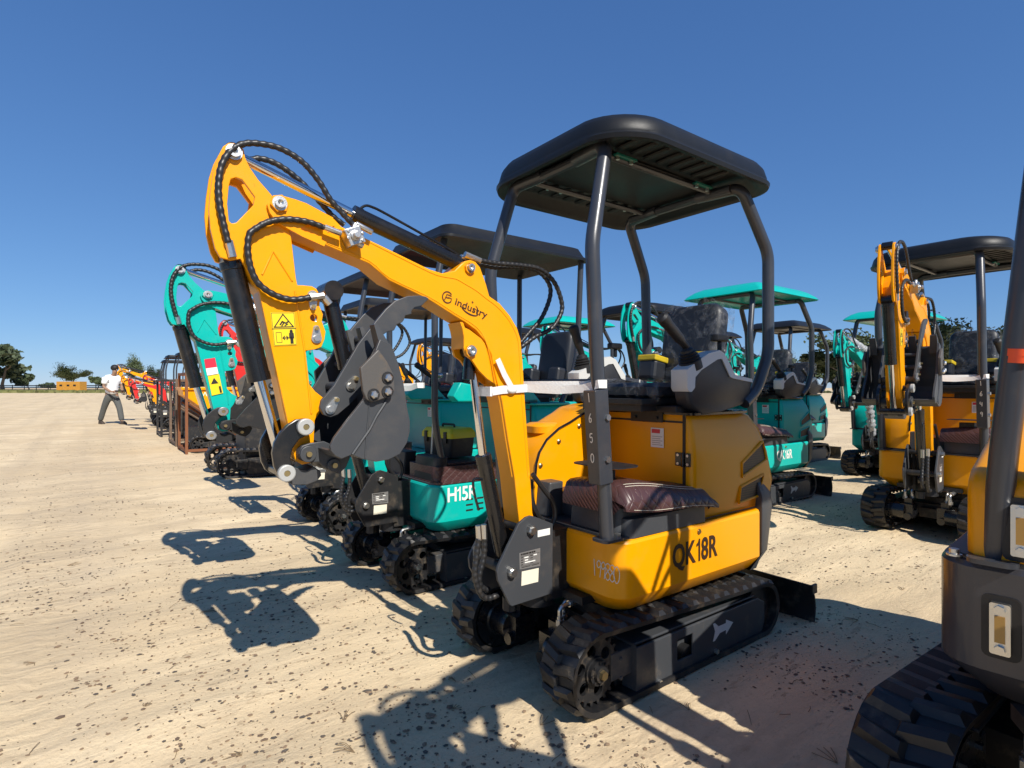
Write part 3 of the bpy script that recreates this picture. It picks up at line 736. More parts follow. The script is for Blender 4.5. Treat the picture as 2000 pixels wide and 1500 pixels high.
def f_rodeye(k):
    def f(m):
        T = PVD(0, CYL[k][3]); 
        if k == 'boom': E = PVD(0, "915,735"); m.cyl((T[0],0,T[1]),(E[0],0,E[1]),.023)
        m.cyl((T[0],-.027,T[1]),(T[0],.027,T[1]),.03 if k == 'boom' else .022)
    return f
def f_valve(m):
    c = PV(.05,"683,459")[0]
    m.obox((c[0],.075,c[1]),(.052,.045,.052),(0,R(24),0))
    m.lathe((c[0],.097,c[1]),(0,1,0),[(0,.016),(.008,.016),(.008,.011),(.022,.011),(.022,0)],12)
    for dx, dz in ((-.018,.018),(.018,.018),(-.018,-.018),(.018,-.018)): m.cyl((c[0]+dx*1.25,.097,c[1]+dz*.6),(c[0]+dx*1.25,.101,c[1]+dz*.6),.005,n=8)
    for a, b in (("666,449","633,436"),("698,468","708,474"),("688,444","694,430"),("694,430","726,447")):
        A, B = PVD(.075, a), PVD(.075, b); m.cyl((A[0],.078,A[1]),(B[0],.078,B[1]),.0095,n=8)
def f_ferrules(m):
    for a, b, v in (("447,462","455,494",.05),("632,570","602,574",.055),("632,572","644,586",.05),("908,490","938,503",.03),("900,496","920,503",.0),("934,1020","936,1048",.06),("945,1018","946,1046",.02)):
        A, B = PVD(v, a), PVD(v, b); m.cyl((A[0],v,A[1]),(B[0],v,B[1]),.0115,n=8)
def f_hoses(m):
    hose(m, P3(.055,"446,466 437,430 429,390 427,350 434,312 452,285 478,272 512,273 550,283 590,308 622,345 645,382 668,408 690,432"))
    hose(m, P3(-.02,"486,305 510,302 545,315 585,345 620,382 650,415 672,432"))
    hose(m, P3(.065,"606,573 570,577 535,567 505,545 490,515 484,480 487,450 500,438 525,425 560,420 600,425 632,436"))
    hose(m, P3(.03,"936,502 970,508 1015,512 1055,520 1082,545 1096,580 1096,605 1078,635 1045,652 1018,672"))
    hose(m, P3(.0,"920,505 965,516 1012,516 1050,524 1072,548 1074,575 1058,615 1035,642 1016,664"))
    hose(m, P3(.06,"935,1045 930,1085 928,1120 938,1152 952,1162 972,1156"), .011)
    hose(m, P3(.02,"946,1044 945,1080 936,1120 940,1140 955,1146"), .011)
def f_bodyhoses(m):
    hose(m, P3(.02,"1036,930 1038,970 1050,1000 1070,1022"), .012, False)
    hose(m, P3(.06,"1040,920 1062,950 1080,975 1084,1000 1078,1020"), .010, False)
    hose(m, P3(-.05,"1036,940 1036,985 1046,1012 1060,1030"), .012, False)
def f_swing(m):
    o = PV(.1,"1028,1004 1037,1001 1047,1004 1080,1017 1079,1153 1000,1178 996,1175 973,1128 971,1110 974,1098 1013,1017")
    m.prism(o, .088, .1); m.prism(o, -.1, -.088)
def f_swingback(m):
    m.box((.40,-.085,.33),(.52,.085,.60)); m.cyl((.50,0,.30),(.50,0,.60),.07); m.box((.36,-.2,.33),(.44,.2,.36)); m.cyl((.62,-.02,.29),(.62,-.02,.34),.03,n=8)
    u, w = PV(.1,"1036,1029")[0]; m.cyl((u,-.1,w),(u,.1,w),.02); u, w = PV(.1,"998,1111")[0]; m.cyl((u,-.1,w),(u,.1,w),.02)
def f_swingpins(m):
    for px in ("1036,1029","998,1111"):
        u, w = PVD(.1, px); m.lathe((u,.099,w),(0,1,0),[(0,.019),(.016,.019),(.016,.014),(.024,.014),(.024,0)],6 if px[0] == '1' else 10)
def quad(m, v, pts, off=0.0):
    P = [PVD(v, p) for p in pts.split()]; m.add([(u, v+off, w) for u, w in P], [tuple(range(len(P)))])
def f_warnpanel(m): quad(m, .043, "528,602 575,602 580,666 535,668", .001)
def f_warnink(m):
    v = .0445
    def T(a, b): # sticker coords 0..1
        A = [PVD(.043, p) for p in "528,602 575,602 580,666 535,668".split()]
        x0 = [A[0][i]*(1-a)+A[1][i]*a for i in (0, 1)]; x1 = [A[3][i]*(1-a)+A[2][i]*a for i in (0, 1)]
        p = [x0[i]*(1-b)+x1[i]*b for i in (0, 1)]; return (p[0], v, p[1])
    def line(pts, wd=.0011):
        P = [T(*p) for p in pts]
        for a, b in zip(P, P[1:]):
            a, b = Vector(a), Vector(b); d = (b-a).normalized(); n = Vector((d.z, 0, -d.x))*wd; m.add([a+n-d*wd, b+n+d*wd, b-n+d*wd, a-n-d*wd], [(0,1,2,3)])
    line([(0,.49),(1,.49)]); line([(.03,.02),(.97,.02),(.97,.98),(.03,.98),(.03,.02)], .0006)
    line([(.5,.06),(.9,.44),(.1,.44),(.5,.06)], .0016)
    line([(.36,.36),(.45,.28),(.60,.33),(.68,.29)], .0022); line([(.42,.40),(.5,.33)], .0018); line([(.55,.40),(.66,.36)], .0016)
    line([(.14,.60),(.36,.60),(.36,.90),(.14,.90),(.14,.60)], .0007)
    line([(.42,.77),(.64,.77)], .0016); line([(.48,.72),(.42,.77),(.48,.82)], .0014); line([(.58,.72),(.64,.77),(.58,.82)], .0014)
    line([(.79,.62),(.79,.78)], .0045); line([(.76,.76),(.755,.93)], .0022); line([(.82,.76),(.825,.93)], .0022); line([(.71,.64),(.70,.78)], .0014); line([(.87,.64),(.88,.78)], .0014)
    c = T(.79,.565); m.add([(c[0]+.0042*math.cos(t), v, c[2]+.0042*math.sin(t)) for t in [2*math.pi*k/12 for k in range(12)]], [tuple(range(12))])

def f_bucketweld(m):
    m.tube([(u,.197,w) for u, w in PV(.197,"721,772 720,800 716,840 713,886")], .0022, 6)
    m.tube(smooth_path([(u,.198,w) for u, w in PV(.197,"757,770 748,785 735,805 722,830 708,850 697,866 688,879")], 4), .0042, 6)

def f_canopy_narrow(m):
    def ring(z, i): return rrect(-.45+i,.50-i,-.13+i,.52-i,.12,z,8)
    m.loft([ring(2.105,.10), ring(2.065,.035), ring(2.052,.018), ring(2.056,.004), ring(2.084,.010), ring(2.13,.018), ring(2.155,.035), ring(2.172,.075), ring(2.186,.20)])
def f_leanpost(m):
    m.tube(fillet([(.385,-.275,.61),(.40,-.262,.80),(.42,-.212,1.3),(.43,-.165,1.75),(.38,-.12,1.97),(.36,.10,1.975)], .08), .0235, 16)
    m.loft([rrect(.33,.44,-.315,-.235,.02,z) for z in (.603,.612)])
def f_leanbolt(m):
    for x, y in ((.40,-.338),(.36,-.225)): m.lathe((x,y,.603),(0,0,1),[(0,.014),(.004,.014),(.004,.009),(.014,.009),(.014,0)],12)

def f_boomseam(m):
    for s in ("640,446 667,440 752,481 838,524 864,533 890,538 905,546 930,561 950,577 970,592 990,614 1004,637 1012,660 1015,700 1020,785 1026,855 1031,925", "640,468 721,502 760,535 838,573 888,605 925,628 944,650 957,686 966,736 976,778 988,855 1000,925"):
        m.tube(smooth_path([(u,.0503,w) for u, w in PV(.0503,s)], 3), .0019, 6)
def f_fairing_low(m):
    prof = [(.405,.61),(.405,.735),(.395,.762),(.365,.782),(.05,.865),(-.30,.875),(-.45,.87),(-.45,.61)]
    cx, cz = 0, .7
    def ring(v, s): return [(cx+(u-cx)*s, v, max(.607, cz+(w-cz)*s)) for u, w in prof]
    m.loft([ring(.20,1), ring(-.285,1), ring(-.305,.985), ring(-.318,.955), ring(-.322,.90)])
# ---------------------------------------------------------------- assembling one excavator
FRAME2 = place(-.03, -1.44)
class Rig:
    """collects the parts of one machine; house parts turn with the swing angle"""
    def __init__(s, root, swing=0): s.root = root; s.swing = swing
    def part(s, name, fn, m, key=None, bevel=0, sharp=32, parent=None, house=True, loc=None, scale=None, label=None, loose=False, turn=None):
        first = None
        for me in cached(key or fn.__name__, fn, sharp, bevel, loose):
            o = obj(name, me, m, parent or s.root, label); first = first or o
            if parent is None:
                M = Matrix.Identity(4)
                if house and s.swing: M = Matrix.Rotation(s.swing, 4, 'Z')
                if turn: M = M @ Matrix.Translation((.50,0,0)) @ Matrix.Rotation(turn, 4, 'Z') @ Matrix.Translation((-.50,0,0))
                if loc: M = M @ Matrix.Translation(loc)
                if scale: M = M @ Matrix.Diagonal(tuple(scale)+(1,))
                o.matrix_local = M
        return first
def lettering(rig, name, txt, size, origin, xd, yd, m, bold=.01, parent=None, sx=1, shear=0, label=None):
    me = model_text(txt, size, bold); o = obj(name, me, m, parent or rig.root, label)
    M = basis(origin, xd, yd)
    if sx != 1: M = M @ Matrix.Diagonal((sx,1,1,1))
    if parent is None and rig.swing: M = Matrix.Rotation(rig.swing, 4, 'Z') @ M
    o.matrix_local = M; return o
def pick(fn, **kw):
    return lambda m: fn(m, **kw)
def excavator(label, loc, yaw=YAW, paint=YEL, skirt=None, kind='A', roof='moulded', text=None, textmat=None, swing=0, scale=1, group=None, roofmat=None,
              boom=True, linkage=None, turn=0, roofdrop=0, low=False, tape=False, stickers=False, wrapfilm=True, detail=2, bubble=False, armpaint=None, z=-.012):
    root = empty("mini_excavator", (loc[0], loc[1], z), yaw, scale); setp(root, label, "excavator", group)
    r = Rig(root, swing); P = r.part; skirt = skirt or paint; armpaint = armpaint or paint
    # undercarriage
    for s in (1, -1):
        t = P("track", f_belt, RUBBER, house=False, loc=(0, s*(.335 if low else .305), 0), scale=(1, s, 1))
        fr = P("side_frame", f_frame, GREY, bevel=.004, parent=t); sp = P("sprocket", f_sprocket, BLACKM, parent=t); P("idler", f_idler, BLACKM, parent=t)
        if detail: P("hub_nut", f_hubcap, BRASS if kind == 'A' else ZINC, parent=sp)
        if detail: P("bolt", f_bolts, ZINC, parent=fr)
        if detail > 1: P("arrow_decal", f_arrow, WHITE, parent=fr)
        mt = P("travel_motor", f_motor, BLACK, parent=t)
        if detail: P("hose_fitting", f_fitting, ZINC, parent=mt); P("hose", f_fithose, HOSE, parent=mt)
    P("undercarriage", f_under, BLACKM, house=False); P("dozer_blade", f_blade, BLACKM, bevel=.003, house=False)
    dh = -.30 if kind == 'B' else 0
    # body
    if kind == 'A':
        sk = P("body_skirt", f_skirt, skirt, bevel=0, sharp=22); P("counterweight", f_counter, GREY, sharp=40)
    else:
        sk = P("body_skirt", pick(f_skirt, back=-.90), skirt, key="skirtB", sharp=22)
        me = MB()
        for row in range(3):
            for c in range(3):
                u = .17-.075*c
                me.box((u-.024,.3695,.43+row*.032),(u+.024,.3712,.44+row*.032))
        P("vent_slots", lambda m: m.add(me.v, me.f), INK, key="ventB", parent=sk)
    P("deck_plate", f_deck, GREY); low or P("toe_board", f_frontbox, GREY if kind == 'A' else BLACKM, bevel=.006)
    low or P("floor_mat", f_floor, LEATHER if kind != 'A' or True else GREY)
    if low: pass
    elif kind == 'A':
        P("side_box", f_sidebox, GREY); cu = P("quilted_cover", f_cushion, LEATHER, sharp=60); detail and P("stitching", f_stitch, CREAM, parent=cu)
    else:
        P("quilted_cover", f_matB, LEATHER, sharp=60)
    hd = P("engine_hood", f_hood, paint, sharp=50, loc=(dh,.03 if low else 0,.605*.62 if low else 0), scale=(1,.9,.38) if low else None); 
    P("hood_seam", f_hoodgap, INK, parent=hd)
    if kind == 'A':
        P("grille", f_grille, GRILLE, parent=hd); P("grille_surround", f_grilleframe, paint, parent=hd)
        hi = P("hinge", f_hinge, BLACK, parent=hd, bevel=.002); detail and P("hinge_bolt", f_hingebolt, ZINC, parent=hi)
        tf = P("tank_fairing", f_fairing_low if low else f_fairing, paint, sharp=50); low or P("seal_strip", f_fairtrim, BLACK, parent=tf); detail and not low and P("cover_bolt", f_fairbolt, BRASS, parent=tf); P("filler_lid", f_tankcap, paint, parent=tf, loc=None) if not low else None
    if not low: P("hood_top_rim", f_hoodtop, BLACK if kind == 'A' else paint, loc=(dh,0,0))
    if not low: P("seat_base", f_bracket, BLACKM, bevel=.003, loc=(dh,0,0))
    # warning sheet on the hood front
    st = P("warning_sticker", lambda m: m.add([(-.0465,.13,.90),(-.0465,.20,.90),(-.0465,.20,.985),(-.0465,.13,.985)], [(0,1,2,3)]), WHITE, key="hoodsticker", loc=(dh,0,0))
    P("sticker_heading", lambda m: m.add([(-.046,.135,.962),(-.046,.18,.962),(-.046,.18,.980),(-.046,.135,.980)], [(0,1,2,3)]), RSTICK, key="hoodstickerhead", parent=st)
    detail and P("sticker_print", lambda m: [m.add([(-.046,.137,.91+.009*i),(-.046,.193-.01*(i % 2),.91+.009*i),(-.046,.193-.01*(i % 2),.913+.009*i),(-.046,.137,.913+.009*i)], [(0,1,2,3)]) for i in range(5)], SILVER, key="hoodstickerprint", parent=st)
    # seat and controls
    ds = (dh*1.1, 0, 0)
    if not low:
        P("seat_cushion", f_cush, SEATM, loc=ds); P("seat_back", f_back, SEATM, sharp=50, loc=ds)
        P("lumbar_bolster", f_lumbar, SEATM, bevel=.02, loc=ds)
        if tape: P("yellow_tape", f_lumbartape, YTAPE, bevel=.006, loc=ds)
    if wrapfilm: P("plastic_wrap", f_film, FILM, sharp=180, loc=ds); P("plastic_wrap", f_film_low, FILM, sharp=180, loc=ds)
    for s in (() if low else (1, -1)):
        if kind == 'A':
            c = P("control_console", pick(f_console, s=s), BLUEBLK, key=("console", s), sharp=45, bevel=0); P("console_cover", pick(f_contop, s=s), WHITEP, key=("contop", s), sharp=45, parent=c)
            P("armrest", pick(f_armrest, s=s), CANOPY, key=("armrest", s), bevel=.006, parent=c)
            b = P("joystick_boot", pick(f_boot, s=s), GRIP, key=("boot", s), parent=c); P("joystick", pick(f_stick, s=s), GRIP, key=("stick", s), parent=c)
        else:
            c = P("control_console", lambda m, s=s: m.prism([(-.45,1.06),(-.10,1.06),(-.06,1.10),(-.12,1.20),(-.35,1.16)], s*.20, s*.30), paint, key=("consoleB", s), bevel=.01)
            P("joystick_boot", pick(f_boot, s=s), GRIP, key=("boot", s), loc=(-.28, -.06*s, -.08)); P("joystick", pick(f_stick, s=s), GRIP, key=("stick", s), loc=(-.28, -.06*s, -.08))
    # canopy
    if low:
        p = P("canopy_post", f_leanpost, POST); P("post_bolt", f_leanbolt, ZINC, parent=p); P("canopy", f_canopy_narrow, CANOPY, sharp=50, loc=(0,0,-.13))
        P("canopy_post", lambda m: m.tube(fillet([(.43,.318,.61),(.484,.34,1.255),(.45,.36,1.95)], .07), .0265, 16), POST, key="lowpostL")
        for v in (-.02, .36): P("canopy_post", lambda m, v=v: m.tube([(-.45,v,.85),(-.50,v,1.4),(-.38,v,1.96)], .0265, 12), POST, key=("lowpostR", v))
    elif kind == 'A':
        for s in (1, -1):
            p = P("canopy_post", f_ffpost(s), POST, key=("fpost", s), scale=(1,1,1-roofdrop/2.1))
            if s > 0 and not low: q = P("post_sleeve", f_postbox, POST, bevel=.004, parent=p); P("sleeve_bolt", f_postbolt, ZINC, parent=p)
            P("canopy_post", f_rpost(s), POST, key=("rpost", s), scale=(1,1,1-roofdrop/2.1))
        if not low: P("guard_rail", f_guardrail, BLACK)
        P("pedal", f_pedal, BLACKM)
    else:
        for s in (1, -1):
            P("canopy_post", f_postB(s), POST, key=("fpostB", s)); P("canopy_post", f_rpostB(s), POST, key=("rpostB", s))
        P("control_lever", lambda m: (m.tube([(.25,.05,.70),(.22,.05,1.22)], .008, 8), m.ball((.20,.05,1.24), .035, .02, .018)), ZINC, key="levB")
    rm = roofmat or CANOPY
    if low: pass
    elif roof == 'moulded':
        c = P("canopy", f_canopy, rm, sharp=50, loc=(0,0,-roofdrop)); P("vent_rib", f_canribs, rm, parent=c, bevel=.003); P("roof_plate", f_canplate, mat("teal_film", (.01,.16,.13), .3), parent=c); detail and P("roof_bolt", f_canbolt, ZINC, parent=c)
        P("roof_frame", f_roofrails, POST, loc=(0,0,-roofdrop))
    elif roof == 'thin': c = P("canopy", f_canopy_thin, rm, sharp=35); P("roof_frame", f_roofrails, POST)
    else: c = P("canopy", f_canopy_sharp, rm, sharp=35)
    # front linkage
    if boom:
        lk = linkage or ((0,0,0), (1,1,1)); K = dict(loc=lk[0], scale=lk[1], turn=turn); T = dict(turn=turn)
        bm_ = P("boom", f_boom, armpaint, bevel=.003, **K); P("doubler_plate", f_boomplate, armpaint, parent=bm_); P("weld_bead", f_boomseam, armpaint, parent=bm_, loose=True)
        P("pin_boss", f_pinboss, armpaint, parent=bm_); P("pivot_pin", f_pins, ZINC, parent=bm_)
        am = P("dipper_arm", f_arm, armpaint, bevel=.002, **K); P("weld_bead", f_weld, armpaint, parent=am); P("pin_keeper", f_keepers, ZINC, parent=am); detail and P("keeper_nut", f_keepnut, BRASS, parent=am)
        if stickers:
            stp = P("warning_sticker", f_warnpanel, YSTICK, parent=am); P("pictogram", f_warnink, INK, parent=am)
        for k in CYL:
            if kind == 'B' and k == 'thumb': continue
            cyl = P("hydraulic_cylinder", f_cyl(k), BLACK, key=("cyl", k), loose=False, **K); P("cylinder_rod", f_rod(k), CHROME, key=("rod", k), parent=cyl); P("rod_eye", f_rodeye(k), BLACK, key=("eye", k), parent=cyl)
            if bubble and k in ('crowd', 'boom'): P("bubble_wrap", f_bubble(k), BUBBLE, key=("bub", k), sharp=180, parent=cyl)
        ln = P("bucket_link", f_link, BLACKM if kind == 'B' else BLACK, bevel=.003, **K); P("roller_washer", f_rollers, WASHER if kind == 'A' else ZINC, parent=ln); P("roller_bolt", f_rollcore, BRASS, parent=ln); P("lower_link", f_hlink, GREY if kind == 'A' else BLACKM, bevel=.002, parent=ln)
        gm = GREY if kind == 'A' else BLACKM
        bk_ = P("bucket", f_bucketshell, gm, **K); P("side_plate", f_bucketside, gm, bevel=.002, parent=bk_); P("bucket_ear", f_ears, gm, bevel=.002, parent=bk_); P("tooth", f_teeth, gm, parent=bk_)
        cp = P("side_cutter", f_cutter, GOLDEN, bevel=.003, parent=bk_); detail and P("cutter_bolt", f_cutbolt, ZINC, parent=bk_); detail and P("bolt_seat", f_cutring, BLACKM, parent=bk_)
        if kind == 'A' and detail: P("weld_seam", f_bucketweld, GREY, parent=bk_)
        if kind == 'A': P("thumb_grab", f_thumb, gm, bevel=.002, **K)
        vb = P("valve_block", f_valve, ZINC, bevel=.002, parent=bm_)
        P("hydraulic_hose", f_hoses, HOSE, sharp=180, loose=True, **K); P("hose_ferrule", f_ferrules, ZINC, loose=True, **K)
        sw = P("swing_bracket", f_swing, GREY if kind == 'A' else BLACKM, bevel=.002, **T); P("swing_post", f_swingback, BLACKM, **T); P("swing_pin", f_swingpins, ZINC, parent=sw)
        P("feed_hose", f_bodyhoses, HOSE, loose=True, **T)
        pl = P("data_plate", lambda m: quad(m, .1, "1014,1074 1055,1064 1055,1099 1015,1106", .0006), SILVER, key="dplate", parent=sw)
        detail and P("plate_print", f_plateprint, INK, parent=sw); detail and P("blank_fields", f_platefields, WHITE, parent=sw)
        P("blank_label", lambda m: quad(m, .1, "1019,1110 1052,1103 1051,1130 1018,1138", .0006), CREAM, key="blabel", parent=sw)
        if kind == 'A': P("serial_label", lambda m: quad(m, .1, "1050,1030 1074,1025 1074,1038 1050,1043", .0006), WHITE, key="slabel", parent=sw)
    if text:
        tm = textmat or WHITE
        if kind == 'A': lettering(r, "model_lettering", text, .127, (-.037,.3718,.492), (-1,0,.0), (0,0,1), tm, .022, sx=.78)
        else: lettering(r, "model_lettering", text, .115, (.215,.3718,.535), (-1,0,0), (0,0,1), tm, .02, sx=.85)
        P("skirt_bolt", lambda m: m.lathe((-.055,.369,.572),(0,1,0),[(0,.012),(.004,.012),(.004,.008),(.010,.006),(.010,0)],12), BRASS, key="skbolt")
    return root, r
def f_matB(m):
    m.loft([rrect(-.10,.38,-.02,.34,.04,z) for z in (.61,.70)]); m.loft([rrect(-.12,.39,-.30,.372,.05,z) for z in (.603,.615)])
def f_bubble(k):
    def f(m):
        a, b = PV(0, "893,507 670,405" if k == 'crowd' else "985,1090 925,800"); A, B = Vector((a[0],0,a[1])), Vector((b[0],0,b[1])); q = resample([A, B], .02)
        m.tube(q, .05, 14, True, lambda i: .046+.009*math.sin(i*2.1)+.006*math.sin(i*5.3))
    return f
def f_plateprint(m):
    D = lambda a, b: [onv(1014.5+41*a+.5*b, 1074-9.5*a+33*b, .1)]
    def bar(a0, a1, b0, b1):
        P = [D(a0,b0)[0], D(a1,b0)[0], D(a1,b1)[0], D(a0,b1)[0]]; m.add([(u,.1012,w) for u, w in P], [(0,1,2,3)])
    x = .06
    for wd in (.10,.06,.09,.12,.05,.10,.08,.11): bar(x, x+wd*.8, .06, .16); x += wd
    for b in (.28,.42,.56,.70): bar(.06,.16,b,b+.05); bar(.5,.62,b,b+.04)
    bar(.05,.95,.22,.235); bar(.05,.95,.80,.815); bar(.08,.5,.86,.9); bar(.56,.92,.86,.9)
def f_platefields(m):
    D = lambda a, b: onv(1014.5+41*a+.5*b, 1074-9.5*a+33*b, .1)
    for a0, a1, b0 in ((.22,.42,.30),(.66,.82,.26),(.24,.40,.46),(.24,.74,.60)):
        P = [D(a0,b0), D(a1,b0), D(a1,b0+.07), D(a0,b0+.07)]; m.add([(u,.1013,w) for u, w in P], [(0,1,2,3)])
def strokes(chars, size, adv):
    # simple hand-written digits as polylines in a unit box
    G = {'0': [[(.5,1),(.15,.8),(.1,.3),(.4,0),(.75,.25),(.8,.75),(.5,1)]], '1': [[(.4,1),(.5,0)]], '4': [[(.2,1),(.15,.5),(.8,.5)],[(.7,.9),(.65,0)]],
         '5': [[(.8,1),(.25,.95),(.2,.55),(.65,.6),(.75,.25),(.5,0),(.15,.1)]], '6': [[(.7,1),(.25,.5),(.3,.05),(.7,.1),(.7,.45),(.3,.45)]],
         '8': [[(.5,.55),(.15,.8),(.5,1),(.8,.8),(.15,.25),(.45,0),(.8,.25),(.5,.55)]], '9': [[(.75,.75),(.4,.55),(.2,.8),(.5,1),(.75,.8),(.7,.4),(.6,0)]]}
    out = []; x = 0
    for ch in chars:
        for s in G[ch]: out.append([(x+px*size*.6, py*size) for px, py in s])
        x += adv
    return out
def logo(m):
    # round emblem, word mark, star and swooshes on the near face of the boom
    o = Vector(P3(.0513,"908,588")[0]); e = Vector(P3(.0513,"951,607")[0]); xd = (e-o).normalized(); yd = Vector((-xd.z*-1, 0, 0)); yd = Vector((xd.z*1.0, 0, -xd.x))
    if yd.z < 0: yd = -yd
    return o, xd, yd
# ---------------------------------------------------------------- ground
def vnoise(x, y, seed):
    # value noise on numpy arrays
    r = np.random.default_rng(seed); T = r.random((257, 257))
    xi = np.floor(x).astype(int); yi = np.floor(y).astype(int); fx = x-xi; fy = y-yi
    fx = fx*fx*(3-2*fx); fy = fy*fy*(3-2*fy); xi %= 256; yi %= 256
    return (T[xi, yi]*(1-fx)+T[xi+1, yi]*fx)*(1-fy)+(T[xi, yi+1]*(1-fx)+T[xi+1, yi+1]*fx)*fy-.5
def height(x, y):
    u = (x-ORIGIN.x)*UX+(y-ORIGIN.y)*UY; v = -(x-ORIGIN.x)*UY+(y-ORIGIN.y)*UX
    d = np.sqrt(x*x+y*y); fade = 1/(1+(d/40)**2)
    h = .030*vnoise(x*.8+50, y*.8+50, 1)+.014*vnoise(x*2.6+90, y*2.6+20, 2)
    h = h+.012*vnoise(u*1.6+30, v*6+70, 3)+.007*vnoise(u*4+30, v*14+70, 4)+.004*vnoise(x*17, y*17, 5)
    # wheel ruts running along the row, left of the machines
    for c, wd, dp in ((3.1, .16, .022), (4.7, .18, .020), (6.6, .2, .018), (8.1, .2, .02), (2.2, .10, .010)):
        q = (u-c-.25*np.sin(v*.21+c))/wd; h = h-dp*np.exp(-q*q)+.6*dp*np.exp(-(np.abs(q)-1.7)**2*2)
        h = h+.002*np.exp(-q*q)*np.sin(v*38+2*np.sign(q))
    near = np.exp(-((u/1.2)**4))*np.exp(-(((v+.0)/1.0)**4))
    return 1.5*h*fade*(1-.75*near)
def build_ground():
    tx = np.linspace(-8.0, 8.0, 560); ty = np.linspace(-1.3, 7.9, 560)
    X = 1.1*np.sinh(tx); Y = 1.4*np.sinh(ty); gx, gy = np.meshgrid(X, Y); Z = height(gx, gy)
    nx, ny = len(X), len(Y); v = np.stack([gx.ravel(), gy.ravel(), Z.ravel()], 1)
    i = np.arange(nx*ny).reshape(ny, nx); f = np.stack([i[:-1,:-1], i[:-1,1:], i[1:,1:], i[1:,:-1]], -1).reshape(-1, 4)
    me = bpy.data.meshes.new("ground"); me.vertices.add(len(v)); me.vertices.foreach_set("co", v.ravel())
    me.loops.add(f.size); me.loops.foreach_set("vertex_index", f.ravel()); me.polygons.add(len(f)); me.polygons.foreach_set("loop_start", np.arange(0, f.size, 4)); me.polygons.foreach_set("loop_total", np.full(len(f), 4)); me.update(); me.validate()
    for p in me.polygons: p.use_smooth = True
    m, nt, b = new_mat("packed_sand")
    tc = N(nt, "ShaderNodeTexCoord"); mp = N(nt, "ShaderNodeMapping"); mp.inputs["Rotation"].default_value = (0, 0, -YAW); nt.links.new(tc.outputs["Object"], mp.inputs[0])
    st = N(nt, "ShaderNodeMapping"); st.inputs["Scale"].default_value = (.35, 1.3, 1); nt.links.new(mp.outputs[0], st.inputs[0])
    big = noise(nt, .55, 5, .6, vec=tc.outputs["Object"]); mid = noise(nt, 2.2, 8, .68, vec=st.outputs[0], dist=.5); fine = noise(nt, 60, 6, .7, vec=tc.outputs["Object"]); grit = noise(nt, 260, 3, .7, vec=tc.outputs["Object"])
    lanes = N(nt, "ShaderNodeMapping"); lanes.inputs["Scale"].default_value = (1.5, .05, 1); nt.links.new(mp.outputs[0], lanes.inputs[0]); ln = noise(nt, 1, 5, .6, vec=lanes.outputs[0])
    c = mixc(nt, ramp(nt, big.outputs[0], .3, .7).outputs[0], (.61,.465,.28), (.80,.645,.42))
    c = mixc(nt, ramp(nt, mid.outputs[0], .40, .75).outputs[0], c, (.53,.41,.26))
    lr = ramp(nt, ln.outputs[0], .48, .70); lm = N(nt, "ShaderNodeMath", operation='MULTIPLY'); lm.inputs[1].default_value = .5; nt.links.new(lr.outputs[0], lm.inputs[0]); c = mixc(nt, lm.outputs[0], c, (.52,.415,.285))
    dk = ramp(nt, fine.outputs[0], .55, .75); dm = N(nt, "ShaderNodeMath", operation='MULTIPLY'); dm.inputs[1].default_value = .42; nt.links.new(dk.outputs[0], dm.inputs[0]); c = mixc(nt, dm.outputs[0], c, (.30,.22,.14))
    gr = ramp(nt, grit.outputs[0], .60, .70); gm = N(nt, "ShaderNodeMath", operation='MULTIPLY'); gm.inputs[1].default_value = .5; nt.links.new(gr.outputs[0], gm.inputs[0]); c = mixc(nt, gm.outputs[0], c, (.17,.125,.085))
    sp = noise(nt, 19, 8, .74, vec=st.outputs[0], dist=.3); sr = ramp(nt, sp.outputs[0], .565, .64); pa = noise(nt, 1.1, 3, .5, vec=tc.outputs["Object"]); pr = ramp(nt, pa.outputs[0], .35, .62)
    sm = N(nt, "ShaderNodeMath", operation='MULTIPLY'); nt.links.new(sr.outputs[0], sm.inputs[0]); nt.links.new(pr.outputs[0], sm.inputs[1]); sk = N(nt, "ShaderNodeMath", operation='MULTIPLY'); sk.inputs[1].default_value = .68; nt.links.new(sm.outputs[0], sk.inputs[0]); c = mixc(nt, sk.outputs[0], c, (.27,.19,.115))
    wv = N(nt, "ShaderNodeTexWave", bands_direction='Y'); wv.inputs["Scale"].default_value = 3.6; wv.inputs["Distortion"].default_value = 9; wv.inputs["Detail"].default_value = 3; wv.inputs["Detail Scale"].default_value = 2.2; nt.links.new(mp.outputs[0], wv.inputs["Vector"])
    tr = N(nt, "ShaderNodeMapping"); tr.inputs["Scale"].default_value = (1.1, .03, 1); tr.inputs["Location"].default_value = (3.3, 0, 0); nt.links.new(mp.outputs[0], tr.inputs[0]); tn = noise(nt, 1, 2, .5, vec=tr.outputs[0]); tm = ramp(nt, tn.outputs[0], .52, .58)
    tw = N(nt, "ShaderNodeMath", operation='MULTIPLY'); nt.links.new(wv.outputs["Fac"], tw.inputs[0]); nt.links.new(tm.outputs[0], tw.inputs[1])
    tk = N(nt, "ShaderNodeMath", operation='MULTIPLY'); tk.inputs[1].default_value = .22; nt.links.new(tw.outputs[0], tk.inputs[0]); c = mixc(nt, tk.outputs[0], c, (.36,.27,.17))
    nt.links.new(c, b.inputs["Base Color"]); b.inputs["Roughness"].default_value = .95; b.inputs["Specular IOR Level"].default_value = .15
    mul = N(nt, "ShaderNodeMath", operation='MULTIPLY_ADD'); nt.links.new(fine.outputs[0], mul.inputs[0]); mul.inputs[1].default_value = .5; nt.links.new(mid.outputs[0], mul.inputs[2])
